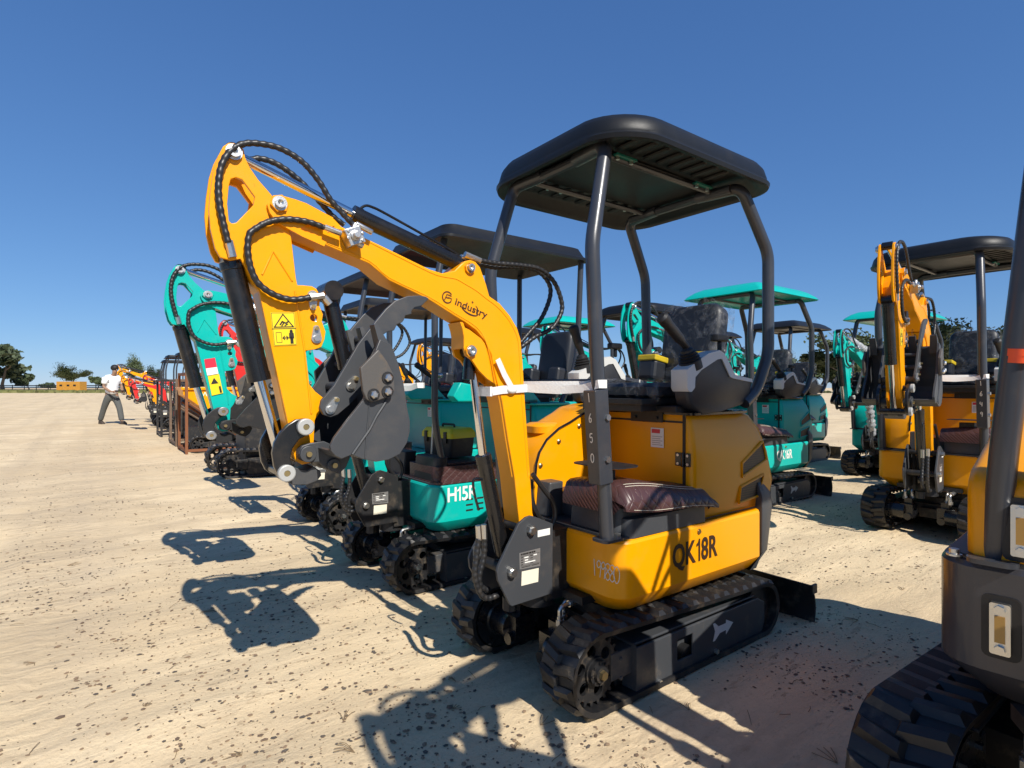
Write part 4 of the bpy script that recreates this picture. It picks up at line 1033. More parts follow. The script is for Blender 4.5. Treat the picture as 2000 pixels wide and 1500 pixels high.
    m4 = N(nt, "ShaderNodeMath", operation='MULTIPLY_ADD'); nt.links.new(grit.outputs[0], m4.inputs[0]); m4.inputs[1].default_value = .10; nt.links.new(mul.outputs[0], m4.inputs[2])
    rip = N(nt, "ShaderNodeMapping"); rip.inputs["Scale"].default_value = (2.2, 9, 1); nt.links.new(mp.outputs[0], rip.inputs[0]); rn = noise(nt, 1, 6, .62, vec=rip.outputs[0], dist=1.0)
    m5 = N(nt, "ShaderNodeMath", operation='MULTIPLY_ADD'); nt.links.new(rn.outputs[0], m5.inputs[0]); m5.inputs[1].default_value = .9; nt.links.new(m4.outputs[0], m5.inputs[2])
    m6 = N(nt, "ShaderNodeMath", operation='MULTIPLY_ADD'); nt.links.new(tw.outputs[0], m6.inputs[0]); m6.inputs[1].default_value = -.2; nt.links.new(m5.outputs[0], m6.inputs[2])
    bump(nt, b, m6.outputs[0], .42, .030)
    g = obj("ground", me, m); setp(g, "pale packed sand lot", kind="structure"); del g['label']; g['kind'] = 'structure'
    return g
build_ground()
def build_pebbles():
    ico = [(0,0,1),(.9,0,.3),(.28,.85,.3),(-.72,.53,.3),(-.72,-.53,.3),(.28,-.85,.3),(0,0,-.4)]; fs = [(0,1,2),(0,2,3),(0,3,4),(0,4,5),(0,5,1),(6,2,1),(6,3,2),(6,4,3),(6,5,4),(6,1,5)]
    n = 34000; r = RNG; out = {k: MB() for k in range(3)}
    yy = 1.1+11*r.random(n)**1.9; xx = (r.random(n)*2-1)*(yy*.98+.3)
    cl = vnoise(xx*1.3+40, yy*1.3+40, 11)+.5*vnoise(xx*4+40, yy*4+40, 12); hh = height(xx, yy)
    for i in range(n):
        if cl[i] < -.25+.3*r.random(): continue
        s = .0028+.0090*r.random()**2.9
        if r.random() < .012: s *= 1.7
        a = r.random()*6.28; sx = s*(.8+.6*r.random()); sy = s*(.6+.4*r.random()); sz = s*(.30+.35*r.random()); ca, sa = math.cos(a), math.sin(a)
        out[int(r.random()*3)].add([(xx[i]+ca*p[0]*sx-sa*p[1]*sy, yy[i]+sa*p[0]*sx+ca*p[1]*sy, hh[i]+p[2]*sz+.001) for p in ico], fs)
    cols = [(.15,.10,.065), (.095,.078,.062), (.26,.175,.105)]
    for k, m in out.items():
        o = obj("pebbles", m.mesh("pebbles", 80), mat("pebble_stone_%d" % k, cols[k], .75, dust=.3, dscale=60, var=.35)); o['kind'] = 'stuff'
    m = MB()
    for i in range(170):
        y = 1.4+6*r.random()**1.6; x = (r.random()*2-1)*y*.9; a = r.random()*6.28; L = .02+.05*r.random(); h = float(height(np.array([x]), np.array([y]))[0])
        for q in range(1 if r.random() < .7 else 4):
            a += .7*r.random(); pts = [(x+math.cos(a)*L*t, y+math.sin(a)*L*t+.01*math.sin(t*3+i), h+.002+.006*math.sin(t*2.5)) for t in (0,.33,.66,1)]; m.tube(pts, .0011, 4)
    o = obj("dry_grass_stalks", m.mesh("stalks"), mat("dry_straw", (.22,.15,.08), .9)); o['kind'] = 'stuff'
build_pebbles()

# ---------------------------------------------------------------- the near machines
M1, r1 = excavator("nearest complete yellow excavator with black moulded canopy and model lettering QK18R", ORIGIN, text="QK18R", textmat=BROWNINK, stickers=True, tape=True, group="yellow mini excavators")
def ribbon(m, pts, w, closed=False):
    P = [Vector((p[0], p[1], 0)) for p in pts]; L = []; n = len(P)
    for i, p in enumerate(P):
        t = (P[min(i+1, n-1)]-P[max(i-1, 0)]).normalized(); k = w(i/(n-1)) if callable(w) else w
        nn = Vector((-t.y, t.x, 0))*k/2; L.append((p+nn, p-nn))
    o = len(m.v); m.v += [tuple(q) for a, b in L for q in (a, b)]; m.f += [(o+2*i, o+2*i+2, o+2*i+3, o+2*i+1) for i in range(n-1)]
def flat(rig, name, m, M, mt, parent=None):
    o = obj(name, m.mesh(name), mt, parent or rig.root); o.matrix_local = M; return o
def add_logo(rig):
    a, b = Vector(P3(.0515,"889,584")[0]), Vector(P3(.0515,"951,612")[0]); xd = (b-a).normalized()
    me = text_mesh("industry", .036, .012, .0003); o = obj("word_mark", me, BROWNINK, rig.root); dim = max(v.co.x for v in me.vertices)-min(v.co.x for v in me.vertices)
    M = basis(a.lerp(b, .5)+Vector((0,0,.004)), xd, (0,0,1)) @ Matrix.Diagonal(((b-a).length/dim, 1, 1, 1)); o.matrix_local = M
    m = MB(); arc = lambda r, a0, a1, n=24: [(r*math.cos(R(a0+(a1-a0)*i/n)), r*math.sin(R(a0+(a1-a0)*i/n))) for i in range(n+1)]
    ribbon(m, arc(.0195, 50, 330), .0045); ribbon(m, [(.017,-.011),(.017,.001),(.003,.001)], .004); ribbon(m, [(-.008,-.013),(-.005,.009),(.015,.010)], .004); ribbon(m, [(-.007,-.002),(.006,-.001)], .004)
    flat(rig, "emblem", m, basis(Vector(P3(.0515,"874,574")[0]), xd, (0,0,1)), BROWNINK)
    m = MB(); c = [(-.055,.0),(-.04,-.011),(-.02,-.017),(0,-.018),(.018,-.014),(.026,-.008)]; ribbon(m, [tuple(p[:2]) for p in smooth_path([(x,y,0) for x, y in c], 5)], lambda t: .0005+.0055*math.sin(math.pi*t)**.8)
    ribbon(m, arc(.021, 75, -30), lambda t: .0008+.004*math.sin(math.pi*t))
    m2 = [(-.012,.033),(-.0095,.0275),(-.004,.026),(-.0095,.0245),(-.012,.019),(-.0145,.0245),(-.020,.026),(-.0145,.0275)]; m.add([(x*.8,y*.9+.004,0) for x, y in m2], [tuple(range(8))])
    flat(rig, "swoosh", m, basis(a.lerp(b, .55)+Vector((0,0,.0)), xd, (0,0,1)), BROWNINK)
add_logo(r1)
def chalk(rig, txt, origin, xd, yd, size, adv, wd=.0022, name="chalk_number"):
    m = MB()
    for s in strokes(txt, size, adv): ribbon(m, [tuple(p[:2]) for p in smooth_path([(x, y, 0) for x, y in s], 4)], wd)
    return flat(rig, name, m, basis(origin, xd, yd), CHALK)
chalk(r1, "199880", (.4165,.225,.452), (0,1,0), (0,0,1), .062, .0225, .0034)
slx = .478+.034
for i, ch in enumerate("1650"):
    w_ = 1.11-.072*i; chalk(r1, ch, (.5125+.082*(w_-.985), .312, w_), (0,1,0), (.08,0,1), .032, .02, .0042)
# white strapping tape tying the boom to the post
def strip(m, pts, w, th=.0016, up=(0,0,1)):
    P = [Vector(p) for p in pts]; U_ = Vector(up); rings = []
    for i, p in enumerate(P):
        t = (P[min(i+1, len(P)-1)]-P[max(i-1, 0)]).normalized(); n = t.cross(U_).normalized(); u = n.cross(t).normalized()
        rings.append([p+u*w/2+n*th/2, p-u*w/2+n*th/2, p-u*w/2-n*th/2, p+u*w/2-n*th/2])
    m.loft(rings)
def tape_on(rig, label, name="strapping_tape"):
    m = MB(); a = P3(.056,"1026,752")[0]; z = a[2]; b0 = P3(.053,"980,758")[0]
    zb = z+.015
    strip(m, [(b0[0]+.045,.056,z-.012),(b0[0]+.0,.057,z-.006),(a[0]-.005,.060,z)]+[(a[0]-.02,.10,z-.003),(a[0]-.06,.18,z-.007),(a[0]-.10,.27,z-.001)]+[(.50,.345,zb),(.487,.354,zb),(.468,.354,zb),(.452,.34,zb),(.447,.318,zb),(.455,.298,zb),(.475,.290,zb),(.495,.27,zb-.004),(a[0]+.02,-.06,z+.012)], .030)
    strip(m, [(b0[0]+.045,.056,z-.012),(b0[0]+.052,.052,z-.012),(b0[0]+.054,0,z-.012),(b0[0]+.052,-.052,z-.012),(a[0]+.02,-.06,z+.012)], .036)
    o = obj(name, m.mesh("tape", 40), PVCTAPE); o.matrix_world = rig.root.matrix_basis; setp(o, label, "strapping tape", "white tape straps tying booms to posts")
    k = MB(); t0 = P3(.06,"1000,752")[0]; t1 = P3(.066,"985,725")[0]; t2 = P3(.066,"972,695")[0]
    strip(k, [t0, t1, t2], .022, up=(.9,0,.5)); k.ball((t0[0], .062, t0[2]-.006), .022, .010, .015)
    tail = obj("knot_tail", k.mesh("tail", 60), PVCTAPE, o)
    return o
tape_on(r1, "white strap from the nearest yellow boom to its numbered canopy post")

M0, r0 = excavator("cropped foreground excavator at right edge with charcoal skirt and level gauges", place(-.34, 1.655), skirt=mat("charcoal_gloss_skirt", (.045,.044,.052), .33, coat=.3, dust=.05, bmp=.1, bscale=400), swing=R(5), turn=R(27), linkage=((.035,0,0),(.93,1,1)), roofdrop=.22, low=True, wrapfilm=False, scale=1.22, group="yellow mini excavators")
def local_hit(rig, px, py, u):
    M = rig.root.matrix_basis @ Matrix.Rotation(rig.swing, 4, 'Z'); I = M.inverted(); o = I @ Vector((0,0,1.15)); d = I @ Vector(((px-1000)/1100, 1, 1.15+(757-py)/1100)) - o
    return o+d*((u-o.x)/d.x)
def gauge(rig, px, py, u):
    p = local_hit(rig, px, py, u); y, z = p.y, p.z
    g = rig.part("gauge_recess", lambda m: m.prism_x([(q[1], q[0]) for q in rrect(z-.062,z+.062,y-.03,y+.03,.012,0,3)], u-.004, u+.002), INK, key=("gr", px))
    b = rig.part("level_gauge", lambda m: m.prism_x([(q[1], q[0]) for q in rrect(z-.050,z+.050,y-.016,y+.016,.004,0,3)], u+.002, u+.014), ZINC, key=("gb", px), parent=g)
    rig.part("sight_glass", lambda m: m.box((u+.0142,y-.008,z-.026),(u+.0165,y+.008,z+.026)), AMBER, key=("gg", px), parent=g)
    rig.part("gauge_bolt", lambda m: [m.cyl((u+.014,y,z+s*.039),(u+.022,y,z+s*.039),.009,n=6) for s in (-1,1)], ZINC, key=("gbo", px), parent=g)
    return y, z
gy, gz = gauge(r0, 1955, 1226, .416); gauge(r0, 1997, 1036, .406)
r0.part("oil_label", lambda m: m.add([(.4165,gy+.045,gz-.02),(.4165,gy+.12,gz-.02),(.4165,gy+.12,gz+.05),(.4165,gy+.045,gz+.05)], [(0,1,2,3)]), YSTICK, key="oil")
# red tape on its post
m = MB(); 
for k in range(2): m.tube([(.4105+.0005*k,-.234+.0012*k,1.0+.013*k),(.411+.0005*k,-.2328+.0012*k,1.014+.013*k)], .0257+.0006*(k % 2), 18)
tp = obj("red_tape", m.mesh("redtape"), ORTAPE); tp.matrix_world = r0.root.matrix_basis @ Matrix.Rotation(r0.swing, 4, 'Z'); setp(tp, "bright orange red tape wound round the dark post at the right edge", "tape")

LINKB = ((0,0,.10), (1,1,.90))
M2, r2 = excavator("teal excavator lettered H15R with long black canopy right behind the nearest yellow one", place(-.03, -1.44), paint=TEAL, kind='B', roof='sharp', text="H15R", linkage=LINKB, wrapfilm=False)
FRAME['o'] = place(-.03, -1.44)
def stick2(name, pts, m, off, parent=None):
    me = MB(); P = [onv(*map(float, q.split(',')), .05) for q in pts.split()]; me.add([(u, .0475+off, w) for u, w in P], [tuple(range(len(P)))])
    return r2.part(name, lambda mm: mm.add(me.v, me.f), m, key=(name, pts), parent=parent)
s_ = stick2("red_warning_label", "399,697 420,694 424,712 402,715", RSTICK, 0); stick2("white_label", "402,715 424,712 427,725 405,729", WHITE, 0); y_ = stick2("yellow_warning_label", "406,730 428,726 436,763 414,768", YSTICK, 0)
stick2("pictogram", "418,733 427,744 412,746", INK, .0006, y_); stick2("pictogram", "427,750 431,749 434,762 430,763", INK, .0006, y_)
FRAME['o'] = ORIGIN
tape_on(r2, "short white strap across the teal boom beside the yellow lidded toolbox")
# tool box on its floor
def toolbox(loc, yaw):
    t = empty("toolbox", loc, yaw); setp(t, "black plastic toolbox with yellow lid on the teal machine's floor", "toolbox")
    m = MB(); m.loft([[(x*k, y*k, z) for x, y, z in rrect(-.10,.10,-.15,.15,.02,z)] for z, k in ((0,.92),(.12,1.0))]); obj("box", m.mesh("tb", 40), BLACKM, t)
    m = MB(); m.loft([[(x*k, y*k, z) for x, y, z in rrect(-.105,.105,-.16,.16,.02,z)] for z, k in ((.12,1.0),(.15,1.0),(.178,.86),(.182,.8))]); obj("lid", m.mesh("tl", 40), TOOLY, t)
    for y in (-.10,.10):
        m = MB(); m.box((.1,y-.014,.09),(.112,y+.014,.16)); obj("latch", m.mesh("la", bevel=.003), BLACKM, t)
    m = MB(); m.tube(fillet([(0,-.06,.18),(0,-.06,.2),(0,.06,.2),(0,.06,.18)], .01), .007, 8); obj("handle", m.mesh("ha"), BLACKM, t)
FRAME['o'] = place(-.03, -1.44)
p = onv(876, 880, .02); FRAME['o'] = ORIGIN
toolbox(place(-.03+p[0], -1.44+.02, .712), YAW+R(8))
# ---------------------------------------------------------------- the other rows
GT = "teal mini excavators"; GY = "yellow mini excavators"
excavator("teal excavator third in the nearest row, mostly hidden behind the H15R one", place(-.15, -2.9), paint=TEAL, kind='B', roof='sharp', linkage=((.25,0,.10),(.5,1,.85)), wrapfilm=True, group=GT)
excavator("red excavator whose boom peeks out between the teal and yellow arms at left", place(-.72, -4.3), paint=RED, kind='B', roof='sharp', linkage=((0,0,.06),(1,1,.95)), wrapfilm=False)
M5, r5 = excavator("yellow excavator in the second row at right, seen head on with chrome rod lit", place(-3.85, .17), scale=1.06, linkage=((0,0,-.06),(1,1,1.10)), turn=R(7), stickers=True, text="QK18R", textmat=BROWNINK, tape=True, group=GY)
for i, ch in enumerate("1649"):
    w_ = 1.11-.072*i; chalk(r5, ch, (.5125+.082*(w_-.985), .312, w_), (0,1,0), (.08,0,1), .032, .02, .0042) if ch != '' else None
add_logo(r5); tape_on(r5, "white strap across the front of the head on yellow excavator's guard rail")
M6, r6 = excavator("teal excavator lettered QK16R with bright teal canopy behind the nearest yellow one", place(-3.55, -1.47), paint=TEAL, roof='thin', roofmat=TEAL, text="QK16R", tape=True, linkage=((-.12,0,0),(1.2,1,1.02)), bubble=True)
excavator("teal excavator with flat black canopy in the second row left of the green roofed one", place(-3.7, -2.98), paint=TEAL, roof='moulded', group=GT, detail=1)
excavator("teal excavator with teal canopy seen through the long black canopy's rear posts", place(-3.75, -4.5), paint=TEAL, roof='thin', roofmat=TEAL, group=GT, detail=1)
excavator("yellow excavator half hidden behind the grey bucket in the second row", place(-3.8, -6.1), paint=YEL, roof='thin', group=GY, detail=0)
excavator("yellow excavator with thin black canopy framed under the nearest boom", place(-3.9, -8.6), paint=YEL, roof='thin', group=GY, detail=0)
excavator("teal excavator with bubble wrapped boom in the back row between two canopies", place(-6.75, -1.25), paint=TEAL, roof='thin', roofmat=TEAL, bubble=True, group=GT, detail=1)
excavator("teal excavator with grey thin canopy seen under the bright teal roof", place(-6.9, -2.8), paint=TEAL, roof='thin', roofmat=CANOPY, group=GT, detail=0)
excavator("yellow excavator in the back row behind the head on yellow one", place(-7.0, .5), paint=YEL, roof='moulded', group=GY, detail=0)
for k, v in enumerate((-4.4,)):
    excavator("yellow excavator far back in the third row behind the seat and joystick", place(-7.0, v), paint=YEL, roof='thin', group=GY, detail=0)
excavator("yellow excavator at the far end of the nearest row beside the walking man", place(-.4, -21.3), linkage=((0,0,0),(1,1,1.05)), paint=YEL, kind='B', roof='none' if False else 'sharp', group=GY, wrapfilm=False, detail=0)
excavator("red excavator at the far end of the nearest row beside the walking man", place(-.9, -19.6), paint=RED, kind='B', roof='sharp', linkage=((0,0,.1),(.9,1,.8)), wrapfilm=False, detail=0)
excavator("yellow excavator far along the nearest row, left of the dark roll cages", place(-.2, -17.9), paint=YEL, kind='B', roof='sharp', linkage=((.1,0,.15),(.8,1,.75)), wrapfilm=False, group=GY, detail=0)
excavator("red excavator in the nearest row behind the black steel frame", place(-.3, -16.3), paint=RED, kind='B', roof='sharp', linkage=((.1,0,.1),(.8,1,.72)), wrapfilm=False, detail=0)
# black tracked loader in the nearest row
def loader(label, u, v, paint, cage=True, arms=True):
    t = empty("track_loader", place(u, v), YAW); setp(t, label, "loader"); r = Rig(t)
    for s in (1, -1):
        k = r.part("track", f_belt, RUBBER, loc=(0, s*.38, 0)); k.scale = (1.05, s*1.2, 1.2); r.part("side_frame", f_frame, BLACKM, bevel=.004, parent=k); r.part("sprocket", f_sprocket, BLACKM, parent=k); r.part("idler", f_idler, BLACKM, parent=k)
    r.part("body", lambda m: m.loft([rrect(-.75,.35,-.32,.32,.05,z) for z in (.2,.75)]+[rrect(-.75,.15,-.32,.32,.08,.95)]), paint, key="ldbody", bevel=.01)
    for s in ((1, -1) if arms else ()):
        a = r.part("lift_arm", lambda m, s=s: m.prism([(-.72,.95),(-.60,1.05),(.15,.98),(.75,.45),(.80,.20),(.68,.20),(.62,.42),(.10,.86),(-.62,.93)], s*.36, s*.42), paint, key=("ldarm", s), bevel=.008)
        c = r.part("lift_cylinder", lambda m, s=s: m.cyl((-.55,s*.39,.6),(.1,s*.39,.85),.035), BLACK, key=("ldcyl", s)); r.part("cylinder_rod", lambda m, s=s: m.cyl((.1,s*.39,.85),(.35,s*.39,.76),.018), CHROME, key=("ldrod", s), parent=c)
    if arms: r.part("bucket", lambda m: m.prism([(.72,.12),(.78,.5),(.86,.52),(.82,.18),(.95,.06),(1.2,.03),(1.2,.01),(.9,.02)], -.55, .55), BLACKM, key="ldbucket"); 
    if arms: r.part("bucket_side", lambda m: [m.prism([(.74,.1),(.80,.52),(.95,.42),(1.2,.03),(.9,.02)], a, a+.012) for a in (-.56,.548)], BLACKM, key="ldbs")
    if cage:
        for s in (1, -1): r.part("cage_frame", lambda m, s=s: (m.tube(fillet([(.12,s*.33,.9),(.02,s*.34,1.95),(-.68,s*.34,1.95),(-.72,s*.33,.9)], .08), .03, 10), m.tube([(-.3,s*.34,1.95),(-.35,s*.34,.9)], .022, 8)), POST, key=("ldcage", s))
        r.part("cage_roof", lambda m: (m.loft([rrect(-.70,.05,-.36,.36,.05,z) for z in (1.96,1.99)]), m.tube([(.05,-.34,1.94),(.05,.34,1.94)], .03, 8)), POST, key="ldroof")
        r.part("seat", lambda m: m.loft([rrect(-.5,-.1,-.2,.2,.05,1.0), rrect(-.5,-.1,-.2,.2,.05,1.1)]), SEATM, key="ldseat")
        r.part("seat_back", lambda m: m.loft([rrect(-.55,-.45,-.2,.2,.04,1.1), rrect(-.62,-.52,-.2,.2,.04,1.55)]), SEATM, key="ldseatb")
    r.part("engine_hood", lambda m: m.loft([rrect(-.95,-.70,-.3,.3,.06,.45), rrect(-.95,-.70,-.3,.3,.06,1.0), rrect(-.9,-.7,-.28,.28,.06,1.08)]), BLACK, key="ldhood")
    return t
loader("black tracked carrier standing low behind the teal arm's bucket", .0, -6.4, BLACKM, cage=False, arms=False)
loader("tracked loader with dark roll cage rising behind the rusty shipping frames", -.9, -13.2, YEL)
loader("second caged loader farther along, its red body behind the black crate", -1.0, -15.6, RED)
# rusty shipping frames
def crate(label, u, v, L, W, H, m, grp, s=.022):
    t = empty("shipping_frame", place(u, v), YAW); setp(t, label, "steel frame", grp)
    for x in (0, -L):
        for y in (0, -W): b = MB(); b.box((x-s,y-s,0),(x+s,y+s,H)); obj("post", b.mesh("po", bevel=.003), m, t)
    for z in (.06, H-.03):
        for y in (0, -W): b = MB(); b.box((-L+s,y-s*.9,z-s),(-s,y+s*.9,z+s)); obj("side_rail", b.mesh("ra", bevel=.003), m, t)
        for x in (0, -L): b = MB(); b.box((x-s*.9,-W+s,z-s),(x+s*.9,-s,z+s)); obj("cross_rail", b.mesh("ra", bevel=.003), m, t)
    for y in (0, -W): b = MB(); b.tube([(-.04,y,H*.62),(-L*.6,y,.1)], .022, 6); obj("brace", b.mesh("br"), m, t)
    return t
crate("nearer rusty steel shipping frame with orange brown front post", .62, -9.35, 1.75, 1.0, 1.42, RUST, "rusty shipping frames")
crate("farther rusty steel shipping frame beside the tall orange brown post", .62, -10.75, 1.75, 1.0, 1.32, mat("dull_brown_steel", (.13,.085,.055), .7, dust=.4, dscale=20), "rusty shipping frames")
crate("tall black steel frame farthest along the row of crates", .62, -13.6, 1.6, 1.0, 1.35, BLACKM, "black shipping frames")
crate("black steel frame covered in dark sheeting next to the rusty ones", .5, -12.1, 1.6, .95, 1.25, BLACKM, "black shipping frames")
def sheeting(u, v):
    t = MB(); rr = []
    for z, k in ((.02,1.0),(.5,1.02),(.95,.98),(1.15,.85),(1.2,.5)): rr.append([(p[0]*k+.03*math.sin(i*2.3+z*9)-.75, p[1]*k+.03*math.cos(i*1.9+z*5)-.47, p[2]+.04*math.sin(i*1.3)) for i, p in enumerate(rrect(-.6,.6,-.38,.38,.12,z,6))])
    t.loft(rr); o = obj("black_tarpaulin", t.mesh("tarp", 60), mat("black_sheet_plastic", (.014,.014,.016), .35, bmp=.5, bscale=15)); o.location = place(u, v, .1); o.rotation_euler.z = YAW; setp(o, "black plastic sheeting bundled inside the black steel frame", "tarpaulin")
sheeting(.5, -12.1)
# yellow tracked dumper with a pointed skip
def dumper(label, u, v, col):
    t = empty("mini_dumper", place(u, v), YAW); setp(t, label, "dumper"); r = Rig(t)
    for s in (1, -1):
        k = r.part("track", f_belt, RUBBER, loc=(-.1, s*.28, 0)); k.scale = (.9, s, .9); r.part("sprocket", f_sprocket, BLACKM, parent=k); r.part("side_frame", f_frame, BLACKM, parent=k)
    def skip(m):
        prof = [(.55,1.12),(.62,1.16),(.60,1.02),(-.05,.50),(-.5,.46),(-.62,1.12),(-.55,1.12)]; m.prism(prof, -.36, .36)
        m.loft([rrect(-.64,.64,-.40,.40,.03,z) for z in (1.11,1.16)])
    hp = r.part("skip", skip, col, key=("skip", col.name), bevel=.008)
    me = text_mesh("FWJ", .11, .01); o = obj("lettering", me, CREAM, hp); o.matrix_local = basis((.28,.3615,1.03), (-1,0,0), (0,0,1))
    r.part("engine_box", lambda m: m.loft([rrect(-1.0,-.65,-.25,.25,.05,.35), rrect(-1.0,-.65,-.25,.25,.05,.85)]), RED, key="dmeng"); r.part("chassis", lambda m: m.box((-.9,-.2,.2),(.5,.2,.45)), BLACKM, key="dmch")
    r.part("handlebar", lambda m: m.tube(fillet([(-.9,-.25,.8),(-1.2,-.3,1.05),(-1.2,.3,1.05),(-.9,.25,.8)], .06), .015, 8), BLACK, key="dmbar")
dumper("yellow tracked dumper with pointed skip standing inside the nearer rusty shipping frame", .05, -9.85, YEL)
dumper("yellow dumper standing inside the farther rusty frame", -.5, -11.0, YEL)

# ---------------------------------------------------------------- the man
def person():
    g = onground(218, 829); t = empty("person", g, R(-25)); setp(t, "man in white T-shirt and grey trousers looking down at a folder in his hands", "person")
    def skin(name, verts, edges, m, lv=2, parent=None):
        me = bpy.data.meshes.new(name); me.from_pydata([v[:3] for v in verts], edges, []); o = bpy.data.objects.new(name, me); COL.objects.link(o)
        md = o.modifiers.new("s", 'SKIN'); md.use_smooth_shade = True
        for i, v in enumerate(verts): me.skin_vertices[0].data[i].radius = (v[3], v[4] if len(v) > 4 else v[3])
        me.skin_vertices[0].data[0].use_root = True
        o.modifiers.new("d", 'SUBSURF').levels = lv; o.modifiers["d"].render_levels = lv
        dg = bpy.context.evaluated_depsgraph_get(); nm = bpy.data.meshes.new_from_object(o.evaluated_get(dg)); bpy.data.objects.remove(o)
        return obj(name, nm, m, parent or t)
    # facing +x (to the right of the picture), legs apart in mid stride
    H = [(0,0,.98,.13,.12),(.0,0,1.2,.13,.11),(.05,0,1.42,.15,.11),(.10,0,1.54,.055,.055),(.15,0,1.60,.055,.06),(.17,0,1.72,.085,.095)]
    E = [(0,1),(1,2),(2,3),(3,4),(4,5)]
    def add(a, pts):
        i = a
        for p in pts: H.append(p); E.append((i, len(H)-1)); i = len(H)-1
        return i
    for s in (1, -1):
        add(2, [(.05,.19*s,1.44,.055),(.06+.04*s,.25*s,1.17,.042),(.24,.17*s,1.03,.034),(.31,.13*s,1.02,.03)])
    add(0, [(-.02,-.10,.9,.085),(-.19,-.12,.50,.06),(-.38,-.13,.09,.042),(-.27,-.14,.035,.035)]); add(0, [(.03,.10,.9,.085),(.20,.12,.52,.06),(.30,.13,.09,.042),(.41,.14,.035,.035)])
    body = skin("body", H, E, SKIN)
    skin("t_shirt", [(.0,0,.90,.20,.185),(.0,0,1.1,.19,.18),(.03,0,1.3,.20,.18),(.05,0,1.45,.18,.15),(.09,0,1.53,.075,.075),(.05,.19,1.46,.085),(.06,.25,1.24,.09),(.05,-.19,1.46,.085),(.03,-.25,1.24,.09)], [(0,1),(1,2),(2,3),(3,4),(3,5),(5,6),(3,7),(7,8)], SHIRT)
    skin("trousers", [(0,0,1.0,.145,.13),(0,0,.92,.15,.13),(-.02,-.10,.84,.115),(-.19,-.12,.50,.088),(-.37,-.13,.10,.08),(.03,.10,.84,.115),(.20,.12,.52,.088),(.30,.13,.10,.08)], [(0,1),(1,2),(2,3),(3,4),(1,5),(5,6),(6,7)], TROUS)
    hr = MB(); hr.ball((.155,0,1.765), .115, .105, .10, 14, 10); obj("hair", hr.mesh("hair", 180), HAIR, t)
    fc = MB(); fc.ball((.255,0,1.70), .02, .014, .022); fc.ball((.235,.035,1.725), .012); fc.ball((.235,-.035,1.725), .012); obj("face", fc.mesh("face", 180), SKIN, t)
    for s, x in ((-1,-.29),(1,.39)):
        b = MB(); b.loft([rrect(x-.12,x+.13,.13*s-.045,.13*s+.045,.04,z) for z in (0,.05)]+[rrect(x-.11,x+.02,.13*s-.04,.13*s+.04,.035,.11)]); obj("shoe", b.mesh("shoe", 60), mat("brown_boot", (.05,.035,.025), .7), t)
    for s in (1, -1):
        b = MB(); base = Vector((.33,.12*s,1.02)); b.ball(base, .045, .022, .04)
        for q in range(4): b.tube(smooth_path([base+Vector((.035,-.02*s,.028-.018*q)), base+Vector((.075-.006*abs(q-1),-.035*s,.024-.018*q)), base+Vector((.085,-.065*s,.02-.018*q))], 3), .0085, 6)
        b.tube([base+Vector((.0,-.02*s,.035)), base+Vector((.04,-.04*s,.05))], .01, 6); obj("hand", b.mesh("hand", 180), SKIN, t)
    d = empty("clipboard", place(0, 0)); bpy.data.objects.remove(d)
    k = MB(); k.obox((.40,0,1.045), (.10,.24,.02), (0,R(-15),0)); o = obj("folder", k.mesh("folder", bevel=.004), BLACKM); o.location = g; o.rotation_euler.z = R(-25); setp(o, "slim black folder held in the man's hands", "folder")
person()

# ---------------------------------------------------------------- trees, fence, far things
def tree_mesh(seed, H, W, trunk=.35, thick=.028):
    rg = random.Random(seed); wood = MB(); leaf = MB(); tips = []
    def limb(p, d, L, r, lv):
        pts = [p]; q = p.copy(); dd = d.copy()
        for k in range(4):
            dd = (dd+Vector((rg.uniform(-.25,.25), rg.uniform(-.25,.25), rg.uniform(-.05,.2)))).normalized(); q = q+dd*L/4; pts.append(q.copy())
        wood.tube(pts, r, 7, True, lambda i: r*(1-.18*i))
        if lv == 0: tips.append((q, L)); tips.append((pts[2], L*.8)); tips.append((pts[1], L*.6)); return
        for k in range(rg.randint(3, 5)):
            a = rg.uniform(0, 6.28); nd = Vector((math.cos(a), math.sin(a), rg.uniform(.15, 1.1))); nd.x *= W/H*1.5; nd.y *= W/H*1.5
            limb(pts[rg.randint(2, 4)], nd.normalized(), L*rg.uniform(.55, .8), r*.5, lv-1)
    limb(Vector((0,0,0)), Vector((0,0,1)), H*trunk*1.3, H*thick, 2)
    for c, L in tips:
        R_ = L*rg.uniform(.42, .68)
        for k in range(130):
            o = Vector([max(-.85, min(.85, rg.gauss(0,.45))) for _ in range(3)])*R_; o.z *= .85; p = c+o; s = rg.uniform(.020,.038)*H*.55
            a = Vector((rg.gauss(0,1), rg.gauss(0,1), rg.gauss(0,1))).normalized(); b = a.orthogonal().normalized()*s*.6; a = a*s
            leaf.add([p-a-b*.3, p-b, p+a, p+b], [(0,1,2,3)])
    zs = max(v[2] for v in leaf.v); k = H/zs
    for m in (wood, leaf): m.v = [(x*k, y*k, z*k) for x, y, z in m.v]
    return wood.mesh("trunk"), leaf.mesh("crown", 180)
def foliage(name, a, b):
    m, nt, p = new_mat(name); g = N(nt, "ShaderNodeNewGeometry"); n = noise(nt, .6, 4); ad = N(nt, "ShaderNodeMath", operation='ADD'); nt.links.new(g.outputs["Random Per Island"], ad.inputs[0]); nt.links.new(n.outputs[0], ad.inputs[1])
    hf = N(nt, "ShaderNodeMath", operation='MULTIPLY'); hf.inputs[1].default_value = .5; nt.links.new(ad.outputs[0], hf.inputs[0]); nt.links.new(mixc(nt, hf.outputs[0], a, b), p.inputs["Base Color"]); p.inputs["Roughness"].default_value = .65
    return m
FOL = [foliage("leaf_green", (.035,.055,.018), (.10,.125,.045)), foliage("leaf_dark", (.025,.042,.018), (.07,.095,.04))]
